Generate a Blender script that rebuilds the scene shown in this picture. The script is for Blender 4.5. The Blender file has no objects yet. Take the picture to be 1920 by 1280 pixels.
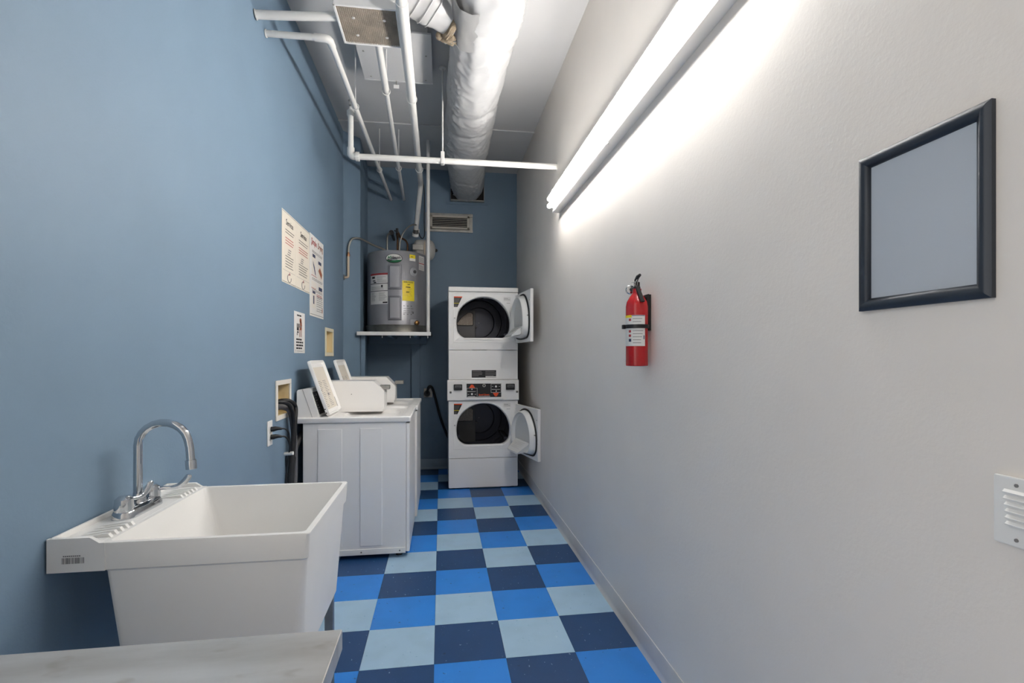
import bpy, bmesh, math, random
from mathutils import Vector, Matrix, noise
random.seed(7)
scene = bpy.context.scene
COL = scene.collection
PI = math.pi

# ------------------------------------------------------------------ camera
cam_d = bpy.data.cameras.new('camera')
cam = bpy.data.objects.new('camera', cam_d)
COL.objects.link(cam)
cam.location = (0, 0, 1.293)
cam.rotation_euler = (PI / 2, 0, -0.14235)
cam_d.sensor_width = 36
cam_d.lens = 929.5 / 1920 * 36
cam_d.shift_y = (667 - 640) / 1920
cam_d.clip_start = 0.02
scene.camera = cam

# ------------------------------------------------------------------ light
world = bpy.data.worlds.new('world')
world.use_nodes = True
world.node_tree.nodes['Background'].inputs[0].default_value = (1, .97, .93, 1)
world.node_tree.nodes['Background'].inputs[1].default_value = 0.88
scene.world = world
TUBE_EMISSION = 29.5
scene.view_settings.view_transform = 'Standard'
scene.view_settings.look = 'None'
scene.view_settings.exposure = 0.9
scene.view_settings.gamma = 1
scene.view_settings.use_curve_mapping = False

# ------------------------------------------------------------------ materials
def srgb(r, g, b):
    f = lambda c: (c / 255 / 12.92) if c / 255 <= .04045 else ((c / 255 + .055) / 1.055) ** 2.4
    return (f(r), f(g), f(b), 1)

def mat(name, col, rough=.5, metal=0, bump=0, bscale=60, var=0, vscale=6, spec=None, col2=None, emit=0, coat=0, stretch=None):
    m = bpy.data.materials.new(name)
    m.use_nodes = True
    nt = m.node_tree
    b = nt.nodes['Principled BSDF']
    b.inputs['Base Color'].default_value = col
    b.inputs['Roughness'].default_value = rough
    b.inputs['Metallic'].default_value = metal
    if spec is not None: b.inputs['Specular IOR Level'].default_value = spec
    if coat: b.inputs['Coat Weight'].default_value = coat
    if emit:
        b.inputs['Emission Color'].default_value = (1, .968, .93, 1)
        b.inputs['Emission Strength'].default_value = emit
    tc = nt.nodes.new('ShaderNodeTexCoord')
    src = tc.outputs['Object']
    if stretch:
        mp = nt.nodes.new('ShaderNodeMapping')
        mp.inputs['Scale'].default_value = stretch
        nt.links.new(src, mp.inputs['Vector'])
        src = mp.outputs['Vector']
    if var:
        n = nt.nodes.new('ShaderNodeTexNoise')
        n.inputs['Scale'].default_value = vscale
        n.inputs['Detail'].default_value = 6
        nt.links.new(src, n.inputs['Vector'])
        r = nt.nodes.new('ShaderNodeMapRange')
        r.inputs['From Min'].default_value = .35
        r.inputs['From Max'].default_value = .65
        nt.links.new(n.outputs['Fac'], r.inputs['Value'])
        mx = nt.nodes.new('ShaderNodeMix')
        mx.data_type = 'RGBA'
        c2 = col2 or tuple(min(1, c * (1 - var)) for c in col[:3]) + (1,)
        mx.inputs['A'].default_value = col
        mx.inputs['B'].default_value = c2
        nt.links.new(r.outputs['Result'], mx.inputs['Factor'])
        nt.links.new(mx.outputs['Result'], b.inputs['Base Color'])
    if bump:
        n = nt.nodes.new('ShaderNodeTexNoise')
        n.inputs['Scale'].default_value = bscale
        n.inputs['Detail'].default_value = 4
        nt.links.new(src, n.inputs['Vector'])
        bp = nt.nodes.new('ShaderNodeBump')
        bp.inputs['Strength'].default_value = bump
        bp.inputs['Distance'].default_value = .004
        nt.links.new(n.outputs['Fac'], bp.inputs['Height'])
        nt.links.new(bp.outputs['Normal'], b.inputs['Normal'])
    return m

def tile_mat(name, base, fleck, fleck2):
    m = bpy.data.materials.new(name)
    m.use_nodes = True
    nt = m.node_tree
    b = nt.nodes['Principled BSDF']
    b.inputs['Roughness'].default_value = .42
    tc = nt.nodes.new('ShaderNodeTexCoord')
    geo = nt.nodes.new('ShaderNodeNewGeometry')
    prev = None
    def layer(prev, colr, scale, thr, width, stretch):
        mp = nt.nodes.new('ShaderNodeMapping')
        mp.inputs['Scale'].default_value = stretch
        nt.links.new(geo.outputs['Position'], mp.inputs['Vector'])
        n = nt.nodes.new('ShaderNodeTexNoise')
        n.inputs['Scale'].default_value = scale
        n.inputs['Detail'].default_value = 2
        nt.links.new(mp.outputs['Vector'], n.inputs['Vector'])
        r = nt.nodes.new('ShaderNodeMapRange')
        r.inputs['From Min'].default_value = thr
        r.inputs['From Max'].default_value = thr + width
        nt.links.new(n.outputs['Fac'], r.inputs['Value'])
        mx = nt.nodes.new('ShaderNodeMix')
        mx.data_type = 'RGBA'
        nt.links.new(r.outputs['Result'], mx.inputs['Factor'])
        if prev is None: mx.inputs['A'].default_value = base
        else: nt.links.new(prev, mx.inputs['A'])
        mx.inputs['B'].default_value = colr
        return mx.outputs['Result']
    dark = tuple(c * .93 for c in base[:3]) + (1,)
    o = layer(None, dark, 7, .45, .25, (1, 1, 1))
    o = layer(o, fleck, 75, .70, .03, (1, .6, 1))
    o = layer(o, fleck2, 60, .70, .03, (.7, 1, 2))
    nt.links.new(o, b.inputs['Base Color'])
    return m

M = {}
M['blue'] = mat('blue_wall_paint', srgb(113, 136, 156), .55, bump=.10, bscale=120, var=.05, vscale=2.5)
M['grey'] = mat('grey_wall_paint', srgb(238, 231, 223), .5, bump=.12, bscale=90, var=.03, vscale=3)
M['ceil'] = mat('white_ceiling_paint', srgb(198, 198, 198), .6, bump=.1, bscale=80, var=.03, vscale=3)
M['base_grey'] = mat('grey_vinyl_base', srgb(214, 210, 206), .45, var=.06, vscale=9)
M['base_blue'] = mat('blue_grey_vinyl_base', srgb(140, 160, 175), .4, var=.06, vscale=9)
M['tile_dark'] = tile_mat('navy_tile', srgb(30, 68, 114), srgb(140, 160, 185), srgb(28, 50, 82))
M['tile_mid'] = tile_mat('blue_tile', srgb(44, 132, 220), srgb(84, 148, 220), srgb(40, 84, 145))
M['tile_light'] = tile_mat('pale_blue_tile', srgb(166, 198, 222), srgb(176, 206, 226), srgb(130, 168, 200))
M['grout'] = mat('tile_joint', srgb(40, 60, 85), .8)
M['enamel'] = mat('white_enamel', srgb(244, 242, 239), .28, spec=.5)
M['plastic'] = mat('white_plastic', srgb(236, 235, 232), .4)
M['sink'] = mat('white_sink_plastic', srgb(236, 235, 232), .42, var=.03, vscale=5)
M['pipe'] = mat('white_painted_pipe', srgb(222, 220, 216), .4, bump=.1, bscale=50)
M['wrap'] = mat('white_duct_wrap', srgb(178, 178, 178), .34, bump=.10, bscale=30)
M['fibre'] = mat('brown_fibreglass', srgb(132, 118, 98), .9, bump=.8, bscale=90, var=.4, vscale=40)
M['chrome'] = mat('chrome', srgb(205, 208, 212), .07, 1)
M['steel'] = mat('brushed_steel', srgb(216, 215, 213), .36, .55, bump=.06, bscale=30, var=.35, vscale=2.2, col2=srgb(180, 177, 172), stretch=(1, 4, 1))
def stains(m):
    nt = m.node_tree; b = nt.nodes['Principled BSDF']
    src = b.inputs['Base Color'].links[0].from_socket
    tc = nt.nodes.new('ShaderNodeTexCoord'); mp = nt.nodes.new('ShaderNodeMapping')
    mp.inputs['Scale'].default_value = (9, 16, 9); mp.inputs['Rotation'].default_value = (0, 0, .5); mp.inputs['Location'].default_value = (1.3, .4, 0)
    nt.links.new(tc.outputs['Object'], mp.inputs['Vector'])
    n = nt.nodes.new('ShaderNodeTexNoise'); n.inputs['Scale'].default_value = 1; n.inputs['Detail'].default_value = 3
    nt.links.new(mp.outputs['Vector'], n.inputs['Vector'])
    r = nt.nodes.new('ShaderNodeMapRange'); r.inputs['From Min'].default_value = .60; r.inputs['From Max'].default_value = .72; r.inputs['To Max'].default_value = .55
    nt.links.new(n.outputs['Fac'], r.inputs['Value'])
    mx = nt.nodes.new('ShaderNodeMix'); mx.data_type = 'RGBA'
    nt.links.new(src, mx.inputs['A']); mx.inputs['B'].default_value = srgb(138, 126, 108)
    nt.links.new(r.outputs['Result'], mx.inputs['Factor']); nt.links.new(mx.outputs['Result'], b.inputs['Base Color'])
stains(M['steel'])
M['galv'] = mat('galvanised_metal', srgb(178, 176, 170), .38, .9, var=.25, vscale=14)
M['heater'] = mat('grey_heater_enamel', srgb(150, 150, 154), .33, .25)
M['heater_trim'] = mat('dark_grey_heater_trim', srgb(112, 112, 118), .4, .25)
M['heater_panel'] = mat('grey_heater_panel', srgb(160, 160, 164), .4, .1)
M['black'] = mat('black_plastic', srgb(22, 22, 24), .4)
M['rubber'] = mat('black_rubber', srgb(18, 18, 20), .5)
M['hosegrey'] = mat('grey_hose', srgb(92, 92, 95), .5)
M['drum'] = mat('dark_drum_enamel', srgb(58, 60, 72), .32, .3)
M['drumgrey'] = mat('grey_drum_panel', srgb(84, 84, 86), .4, .3)
M['mesh'] = mat('lint_screen', srgb(172, 160, 148), .5, .4, var=.3, vscale=60)
M['frame'] = mat('charcoal_frame', srgb(48, 54, 63), .38, .2)
M['insert'] = mat('pale_grey_sheet', srgb(184, 190, 197), .22, spec=.6)
M['red'] = mat('red_enamel', srgb(178, 10, 18), .25, coat=.3)
M['paper'] = mat('white_paper', srgb(226, 224, 220), .6)
M['lidlabel'] = mat('pale_cream_label', srgb(224, 216, 202), .5)
M['cream'] = mat('cream_paper', srgb(228, 220, 205), .6)
M['ink'] = mat('black_ink', srgb(36, 34, 36), .6)
M['inkgrey'] = mat('grey_ink', srgb(128, 124, 122), .6)
M['inkdim'] = mat('dim_ink', srgb(86, 82, 80), .6)
M['inkred'] = mat('red_ink', srgb(170, 60, 62), .6)
M['inkbrown'] = mat('brown_ink', srgb(150, 88, 62), .6)
M['inknavy'] = mat('navy_ink', srgb(52, 60, 92), .6)
M['orange'] = mat('orange_print', srgb(232, 82, 36), .5)
M['yellow'] = mat('yellow_label', srgb(238, 214, 36), .5)
M['green'] = mat('green_print', srgb(28, 104, 66), .5)
M['ivory'] = mat('ivory_plastic', srgb(232, 222, 196), .45)
M['ivorydeep'] = mat('yellowed_plastic', srgb(224, 204, 158), .5)
M['offwhite'] = mat('off_white_plastic', srgb(226, 220, 210), .42)
M['beige_metal'] = mat('beige_register_paint', srgb(196, 190, 178), .4)
M['dark'] = mat('painted_shade', srgb(30, 28, 28), .8)  # near-black colour stands in for shade inside sleeve and register
M['copper'] = mat('copper', srgb(132, 98, 74), .38, 1, var=.4, vscale=20)
M['brass'] = mat('brass', srgb(170, 130, 80), .3, 1)
M['pexbeige'] = mat('beige_pipe', srgb(196, 180, 158), .45)
M['braid'] = mat('braided_steel_hose', srgb(170, 166, 158), .35, .9, bump=.5, bscale=300)
M['tank'] = mat('pale_tank_enamel', srgb(200, 196, 190), .35, .1)
M['dirtgrille'] = mat('dusty_grille', srgb(190, 178, 162), .6, var=.3, vscale=12)
M['dirtback'] = mat('dusty_filter', srgb(122, 104, 86), .9, var=.35, vscale=9)
M['tube'] = mat('fluorescent_tube', (1, 1, 1, 1), .3, emit=TUBE_EMISSION)
M['blackglass'] = mat('black_control_face', srgb(26, 26, 30), .3)
M['barcode'] = mat('grey_barcode_ink', srgb(112, 112, 112), .6)

# ------------------------------------------------------------------ builders
ORG = {}
def smooth(me, ang=38):
    bm = bmesh.new(); bm.from_mesh(me)
    for f in bm.faces: f.smooth = True
    a = math.radians(ang)
    for e in bm.edges:
        if len(e.link_faces) == 2:
            e.smooth = e.calc_face_angle(0) < a
    bm.to_mesh(me); bm.free()

def root(name, loc, label, cat, group=None):
    o = bpy.data.objects.new(name, None)
    o.empty_display_size = .05
    COL.objects.link(o)
    o.location = loc
    o['label'] = label; o['category'] = cat
    if group: o['group'] = group
    ORG[o] = Vector(loc)
    return o

def tag(o, label, cat, group=None):
    o['label'] = label; o['category'] = cat
    if group: o['group'] = group
    return o

class MB:
    def __init__(s): s.bm = bmesh.new(); s.wn = False
    def _merge(s, bm2):
        me = bpy.data.meshes.new('t'); bm2.to_mesh(me); bm2.free()
        s.bm.from_mesh(me); bpy.data.meshes.remove(me)
    def box(s, x0, x1, y0, y1, z0, z1, bev=0, seg=2, mtx=None):
        b = bmesh.new()
        m = Matrix.Translation(((x0 + x1) / 2, (y0 + y1) / 2, (z0 + z1) / 2)) @ Matrix.Diagonal((abs(x1 - x0), abs(y1 - y0), abs(z1 - z0), 1))
        bmesh.ops.create_cube(b, size=1, matrix=m)
        if bev:
            s.wn = True
            bmesh.ops.bevel(b, geom=b.edges[:], offset=bev, segments=seg, affect='EDGES', profile=.5)
        if mtx is not None: b.transform(mtx)
        s._merge(b); return s
    def tube(s, pts, r, n=12, cap=True):
        pts = [Vector(p) for p in pts]
        rs = r if isinstance(r, (list, tuple)) else [r] * len(pts)
        t0 = (pts[1] - pts[0]).normalized()
        up = Vector((0, 0, 1)) if abs(t0.z) < .9 else Vector((1, 0, 0))
        nrm = t0.cross(up).normalized()
        rings = []
        for i, p in enumerate(pts):
            if i == 0: t = (pts[1] - pts[0])
            elif i == len(pts) - 1: t = pts[-1] - pts[-2]
            else: t = (pts[i + 1] - pts[i]).normalized() + (pts[i] - pts[i - 1]).normalized()
            t.normalize()
            nrm = (nrm - t * nrm.dot(t)).normalized()
            bn = t.cross(nrm)
            rings.append([s.bm.verts.new(p + (nrm * math.cos(2 * PI * k / n) + bn * math.sin(2 * PI * k / n)) * rs[i]) for k in range(n)])
        for a, b in zip(rings, rings[1:]):
            for k in range(n):
                s.bm.faces.new((a[k], a[(k + 1) % n], b[(k + 1) % n], b[k]))
        if cap:
            s.bm.faces.new(rings[0][::-1]); s.bm.faces.new(rings[-1])
        return s
    def loft(s, rings, closed_ends=(True, True), wrap=True):
        vs = [[s.bm.verts.new(p) for p in r] for r in rings]
        n = len(vs[0])
        for a, b in zip(vs, vs[1:]):
            for k in range(n if wrap else n - 1):
                s.bm.faces.new((a[k], a[(k + 1) % n], b[(k + 1) % n], b[k]))
        if closed_ends[0]: s.bm.faces.new(vs[0][::-1])
        if closed_ends[1]: s.bm.faces.new(vs[-1])
        return s
    def lathe(s, prof, o=(0, 0, 0), axis='z', n=32, cap=True):
        o = Vector(o)
        rings = []
        for r, h in prof:
            ring = []
            for k in range(n):
                a = 2 * PI * k / n
                c, d = r * math.cos(a), r * math.sin(a)
                ring.append(o + (Vector((c, d, h)) if axis == 'z' else Vector((h, c, d)) if axis == 'x' else Vector((d, h, c))))
            rings.append(ring)
        return s.loft(rings, (cap, cap))
    def prism(s, poly, axis, a0, a1):
        def P(p, a):
            return Vector((a, p[0], p[1])) if axis == 'x' else Vector((p[0], a, p[1])) if axis == 'y' else Vector((p[0], p[1], a))
        v0 = [s.bm.verts.new(P(p, a0)) for p in poly]
        v1 = [s.bm.verts.new(P(p, a1)) for p in poly]
        n = len(poly)
        s.bm.faces.new(v0); s.bm.faces.new(v1[::-1])
        for k in range(n):
            s.bm.faces.new((v0[k], v1[k], v1[(k + 1) % n], v0[(k + 1) % n]))
        return s
    def face(s, pts):
        s.bm.faces.new([s.bm.verts.new(Vector(p)) for p in pts]); return s
    def grid(s, rows):
        vs = [[s.bm.verts.new(p) for p in r] for r in rows]
        for a, b in zip(vs, vs[1:]):
            for k in range(len(a) - 1):
                s.bm.faces.new((a[k], a[k + 1], b[k + 1], b[k]))
        return s
    def bevel(s, w, seg=2, ang=30):
        s.wn = True
        es = [e for e in s.bm.edges if len(e.link_faces) == 2 and e.calc_face_angle(0) > math.radians(ang)]
        bmesh.ops.bevel(s.bm, geom=es, offset=w, segments=seg, affect='EDGES', profile=.5)
        return s
    def xf(s, m):
        s.bm.transform(m); return s
    def build(s, name, m, parent=None, ang=38, at=None, normals=True):
        if normals: bmesh.ops.recalc_face_normals(s.bm, faces=s.bm.faces[:])
        org = ORG[parent] if parent is not None else (Vector(at) if at is not None else None)
        if org is None:
            xs = [v.co for v in s.bm.verts]
            org = Vector(((min(v.x for v in xs) + max(v.x for v in xs)) / 2, (min(v.y for v in xs) + max(v.y for v in xs)) / 2, min(v.z for v in xs)))
        bmesh.ops.translate(s.bm, verts=s.bm.verts[:], vec=-org)
        me = bpy.data.meshes.new(name)
        s.bm.to_mesh(me); s.bm.free()
        me.materials.append(M[m] if isinstance(m, str) else m)
        smooth(me, ang)
        o = bpy.data.objects.new(name, me)
        COL.objects.link(o)
        if parent is not None: o.parent = parent
        else: o.location = org
        ORG[o] = org
        if s.wn:
            w_ = o.modifiers.new('weighted_normal', 'WEIGHTED_NORMAL'); w_.keep_sharp = True
        return o

def struct(name, mb, m):
    o = mb.build(name, m); o['kind'] = 'structure'; return o

def spline(pts, per=8):
    P = [Vector(p) for p in pts]
    P = [P[0] * 2 - P[1]] + P + [P[-1] * 2 - P[-2]]
    out = []
    for i in range(1, len(P) - 2):
        for k in range(per):
            t = k / per
            a, b, c, d = P[i - 1], P[i], P[i + 1], P[i + 2]
            out.append(.5 * ((2 * b) + (c - a) * t + (2 * a - 5 * b + 4 * c - d) * t * t + (3 * b - a - 3 * c + d) * t ** 3))
    out.append(P[-2])
    return out

def closed_spline(pts, per=4):
    n = len(pts); out = []
    P = [Vector(p) for p in pts]
    for i in range(n):
        a, b, c, d = P[i - 1], P[i], P[(i + 1) % n], P[(i + 2) % n]
        for k in range(per):
            t = k / per
            out.append(.5 * ((2 * b) + (c - a) * t + (2 * a - 5 * b + 4 * c - d) * t * t + (3 * b - a - 3 * c + d) * t ** 3))
    return out

def bend(pts, r=.05, n=6):
    """polyline with rounded corners"""
    P = [Vector(p) for p in pts]; out = [P[0]]
    for i in range(1, len(P) - 1):
        a = (P[i - 1] - P[i]); b = (P[i + 1] - P[i])
        rr = min(r, a.length * .45, b.length * .45)
        p0 = P[i] + a.normalized() * rr; p1 = P[i] + b.normalized() * rr
        for k in range(n + 1):
            t = k / n
            out.append(p0 * (1 - t) ** 2 + P[i] * 2 * t * (1 - t) + p1 * t * t)
    out.append(P[-1]); return out

class Plane:
    """flat local frame on a surface: a to the right, b up, c outwards (metres)"""
    def __init__(s, o, r, u):
        s.o, s.r, s.u = Vector(o), Vector(r), Vector(u); s.n = s.r.cross(s.u)
    def __call__(s, a, b, c=0): return s.o + s.r * a + s.u * b + s.n * c
    def rect(s, mb, a0, b0, a1, b1, c): mb.face([s(a0, b0, c), s(a1, b0, c), s(a1, b1, c), s(a0, b1, c)]); return mb
    def slab(s, mb, a0, b0, a1, b1, c0, c1, bev=0):
        m = Matrix((s.r, s.u, s.n)).transposed().to_4x4(); m.translation = s.o
        return mb.box(a0, a1, b0, b1, c0, c1, bev, 2, m)
    def poly(s, mb, pts, c): mb.face([s(a, b, c) for a, b in pts]); return mb
    def ell(s, mb, a, b, ra, rb, c, n=24): return s.poly(mb, [(a + ra * math.cos(2 * PI * k / n), b + rb * math.sin(2 * PI * k / n)) for k in range(n)], c)

def text_mesh(txt, size, align='CENTER', bold=0):
    cu = bpy.data.curves.new('lettering', 'FONT')
    cu.body = txt; cu.size = size; cu.align_x = align; cu.align_y = 'CENTER'; cu.offset = bold; cu.resolution_u = 2
    ob = bpy.data.objects.new('lettering', cu)
    COL.objects.link(ob)
    bpy.context.view_layer.update()
    me = bpy.data.meshes.new_from_object(ob.evaluated_get(bpy.context.evaluated_depsgraph_get()))
    bpy.data.objects.remove(ob); bpy.data.curves.remove(cu)
    return me
def add_text(mb, txt, size, fn, align='CENTER', bold=0, sx=1):
    """fn maps a flat (a, b) to a point"""
    me = text_mesh(txt, size, align, bold)
    vs = [mb.bm.verts.new(fn(v.co.x * sx, v.co.y)) for v in me.vertices]
    for p in me.polygons:
        try: mb.bm.faces.new([vs[i] for i in p.vertices])
        except ValueError: pass
    bpy.data.meshes.remove(me); return mb

def copy_tree(o, parent=None, label=None, loc=None):
    c = o.copy(); COL.objects.link(c)
    if parent is not None: c.parent = parent
    if label: c['label'] = label
    if loc is not None: c.location = loc
    for ch in list(o.children): copy_tree(ch, c)
    return c

# ------------------------------------------------------------------ the room
XL, XR, YB, YF, HC = -.912, .876, 5.72, -.9, 3.415
YO = .62      # the left wall starts here: unseen gap added by the camera for fill light
floor = struct('floor', MB().box(XL - .1, XR + .1, YF - .1, YB + .1, -.1, -.003).box(-2.6, 2.6, -3.2, YF - .1, -.1, -.003).box(-2.6, XL - .1, YF - .1, .9, -.1, -.003), 'grout')  # outer slabs are unseen, added to block world light from below
T = .3048; TX, TY = -.0285, 2.1047
mesh_cache = {}
for r in range(-8, 12):
    for c in range(-4, 3):
        x0, x1 = max(TX + c * T, XL), min(TX + (c + 1) * T, XR)
        y0, y1 = max(TY + r * T, YF), min(TY + (r + 1) * T, YB)
        if x1 - x0 < .004 or y1 - y0 < .02: continue
        # column b starts at c = 0: navy, pale, blue; the columns beside it: pale, blue, navy
        k = (['tile_dark', 'tile_light', 'tile_mid'] if c % 2 == 0 else ['tile_light', 'tile_mid', 'tile_dark'])[r % 3]
        key = (k, round(x1 - x0, 4), round(y1 - y0, 4))
        if key not in mesh_cache:
            t = MB().box(x0 + .0005, x1 - .0005, y0 + .0005, y1 - .0005, -.003, 0).build('floor_tile', k, floor)
            ctr = Vector(((x0 + x1) / 2, (y0 + y1) / 2, 0)) - ORG[floor]
            t.data.transform(Matrix.Translation(-ctr)); t.location = ctr
            mesh_cache[key] = t.data
        else:
            t = bpy.data.objects.new('floor_tile', mesh_cache[key]); COL.objects.link(t); t.parent = floor
            t.location = Vector(((x0 + x1) / 2, (y0 + y1) / 2, 0)) - ORG[floor]

struct('ceiling', MB().box(XL - .1, XR + .1, YF - .1, YB + .1, HC, HC + .1), 'ceil')
struct('wall_right', MB().box(XR, XR + .1, YF - .1, YB + .1, 0, HC), 'grey')
struct('wall_back', MB().box(XL - .1, XR, YB, YB + .1, 0, HC), 'blue')
struct('wall_front', MB().box(XL - .1, XR, YF - .1, YF, 0, HC), 'grey')  # unseen wall, added to cut the light reaching the sink front
BOX1 = (4.128, 4.372, 1.318, 1.495)     # recess of the far valve box (y0, y1, z0, z1)
BOX2 = (2.937, 3.163, .953, 1.130)      # recess of the near valve box
mb = MB()
ys = [YO, BOX2[0], BOX2[1], BOX1[0], BOX1[1], 4.85]
zs = [0, BOX2[2], BOX2[3], BOX1[2], BOX1[3], HC]
for i in range(5):
    for j in range(5):
        if (i, j) in ((1, 1), (3, 3)): continue
        mb.box(XL - .12, XL, ys[i], ys[i + 1], zs[j], zs[j + 1])
struct('wall_left', mb, 'blue')
struct('wall_corner', MB().prism([(XL - .1, 4.85), (XL, 4.85), (-.78, 5.0), (-.812, YB), (XL - .1, YB)], 'z', 0, HC), 'blue')
struct('trim_1', MB().box(XL, XR, 4.615, 4.645, HC - .012, HC, .004), 'ceil')
def cove(name, p0, p1, n, m, h=.102):
    p0, p1, n = Vector(p0), Vector(p1), Vector(n)
    prof = [(0, 0), (.011, 0), (.010, .004), (.0055, .016), (.004, .03), (.004, h - .006), (.0025, h), (0, h)]
    rings = [[p + n * a + Vector((0, 0, b)) for a, b in prof] for p in (p0, p1)]
    return struct(name, MB().loft(rings), m)
cove('baseboard_right', (XR, YF, 0), (XR, YB, 0), (-1, 0, 0), 'base_grey')
cove('baseboard_back', (-.232, YB, .008), (XR, YB, .008), (0, -1, 0), 'base_blue', .112)
cove('baseboard_left', (XL, YO, 0), (XL, 4.85, 0), (1, 0, 0), 'base_blue')

# ------------------------------------------------------------------ fluorescent strip light
lamp = root('strip_light', (XR, 2.37, 2.355), 'long white fluorescent strip light with bare glowing tubes on the grey wall', 'light fixture')
MB().prism([(XR, 2.355), (XR - .054, 2.357), (XR - .057, 2.362), (XR - .052, 2.372), (XR - .052, 2.505), (XR - .066, 2.512), (XR - .066, 2.516), (XR - .05, 2.522), (XR, 2.524)], 'y', 1.13, 3.60).build('housing', 'enamel', lamp)  # hidden upper lip added to keep tube light off the wall above
for y0, y1 in ((2.39, 3.585), (1.17, 2.365)):
    for z in (2.398, 2.450):
        t = MB().lathe([(.006, y0 - .004), (.0165, y0), (.0165, y1), (.006, y1 + .004)], (XR - .084, 0, z), 'y', 20).build('fluorescent_tube', 'tube', lamp)
        for ye in (y0 + .006, y1 - .006):
            MB().box(XR - .092, XR - .05, ye - .006, ye + .006, z - .014, z + .014, .002).build('lamp_holder', 'plastic', lamp)
MB().box(XR - .056, XR - .050, 2.370, 2.385, 2.350, 2.40).build('joint_clip', 'galv', lamp)

# ------------------------------------------------------------------ utility sink
sink = root('utility_sink', (-.56, 1.55, 0), 'white plastic utility sink with ribbed back deck against the blue wall', 'sink')
def rr(x0, x1, y0, y1, z, r, n=4):
    out = []
    for cx, cy, a0 in ((x1 - r, y1 - r, 0), (x0 + r, y1 - r, PI / 2), (x0 + r, y0 + r, PI), (x1 - r, y0 + r, 1.5 * PI)):
        for k in range(n + 1):
            a = a0 + PI / 2 * k / n
            out.append(Vector((cx + r * math.cos(a), cy + r * math.sin(a), z)))
    return out
MB().loft([rr(-.768, -.352, 1.320, 1.780, .496, .03), rr(-.792, -.334, 1.303, 1.800, .782, .015), rr(-.797, -.328, 1.297, 1.806, .788, .012),
           rr(-.798, -.324, 1.294, 1.809, .850, .010), rr(-.797, -.325, 1.295, 1.808, .852, .010), rr(-.784, -.338, 1.308, 1.795, .852, .012),
           rr(-.783, -.339, 1.309, 1.794, .850, .012), rr(-.700, -.385, 1.345, 1.758, .520, .04), rr(-.690, -.395, 1.355, 1.748, .512, .04)]).build('basin', 'sink', sink, 30)
mb = MB().box(-.907, -.796, 1.295, 1.808, .787, .853, .002)
deck = mb.build('faucet_deck', 'sink', sink)
endp = [(-.9075, .7868), (-.9075, .866), (-.817, .866), (-.797, .8525), (-.785, .8525), (-.785, .7868)]
for y0, y1 in ((1.2936, 1.304), (1.799, 1.8094)):
    MB().prism(endp, 'y', y0, y1).build('end_lip', 'sink', deck)
MB().box(-.907, -.899, 1.295, 1.808, .850, .866, .002).build('back_lip', 'sink', deck)
for y in (1.335, 1.357, 1.379, 1.401, 1.423, 1.672, 1.694, 1.716, 1.738, 1.760):
    MB().prism([(-.885, .852), (-.878, .8525), (-.812, .8615), (-.800, .8615), (-.793, .852)], 'y', y - .005, y + .005).bevel(.0018, 2).build('drain_rib', 'sink', deck)
for x, y in ((-.375, 1.345), (-.375, 1.755), (-.745, 1.345), (-.745, 1.755)):
    MB().box(x - .014, x + .014, y - .012, y + .012, 0, .56, .003).build('leg', 'galv', sink)
MB().tube(bend([(-.55, 1.55, .515), (-.55, 1.55, .40), (-.62, 1.55, .36), (-.70, 1.55, .42), (-.88, 1.55, .42)], .05), .02).build('drain_trap', 'plastic', sink)
bp = Plane((-.907, 1.2934, .787), (1, 0, 0), (0, 0, 1))
mb = MB()
x = .031
rnd = random.Random(3)
while x < .077:
    w = rnd.choice((.0006, .001, .0016)); bp.rect(mb, x, .020, x + w, .034, .0002); x += w + rnd.choice((.0007, .001, .0014))
for k in range(9): bp.rect(mb, .034 + k * .0042, .0365, .034 + k * .0042 + .003, .0392, .0002)
b = mb.build('barcode_sticker', 'barcode', sink); b['label'] = 'grey printed barcode on the sink front'

# faucet
fau = root('faucet', (-.852, 1.545, .853), 'chrome gooseneck faucet with wrist blade handles on the sink deck', 'faucet')
def capsule(x, y0, y1, z, r, n=8):
    out = []
    for cy, a0 in ((y1, 0), (y0, PI)):
        for k in range(n + 1):
            a = a0 + PI * k / n
            out.append(Vector((x + r * math.cos(a), cy + r * math.sin(a), z)))
    return out
MB().loft([capsule(-.852, 1.485, 1.605, .853, .030), capsule(-.852, 1.485, 1.605, .866, .029), capsule(-.852, 1.485, 1.605, .876, .023), capsule(-.852, 1.487, 1.603, .880, .016)]).build('base_plate', 'chrome', fau)
sp = [(-.852, 1.545, .878), (-.852, 1.545, .95), (-.852, 1.545, 1.035)]
for k in range(0, 11):
    a = PI - (PI * .93) * k / 10
    sp.append((-.852 + .066 + .066 * math.cos(a), 1.545, 1.040 + .062 * math.sin(a)))
sp.append((-.7165, 1.545, 1.030)); sp.append((-.7135, 1.545, .990))
spo = MB().tube(sp, .0112, 16).build('spout', 'chrome', fau, 60)
MB().tube([(-.7140, 1.545, .994), (-.7120, 1.545, .968)], .0145, 16).build('aerator', 'chrome', spo)
MB().lathe([(.020, .878), (.019, .890), (.0125, .899), (.0118, .905)], (-.852, 1.545, 0)).build('spout_collar', 'chrome', fau)
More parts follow.
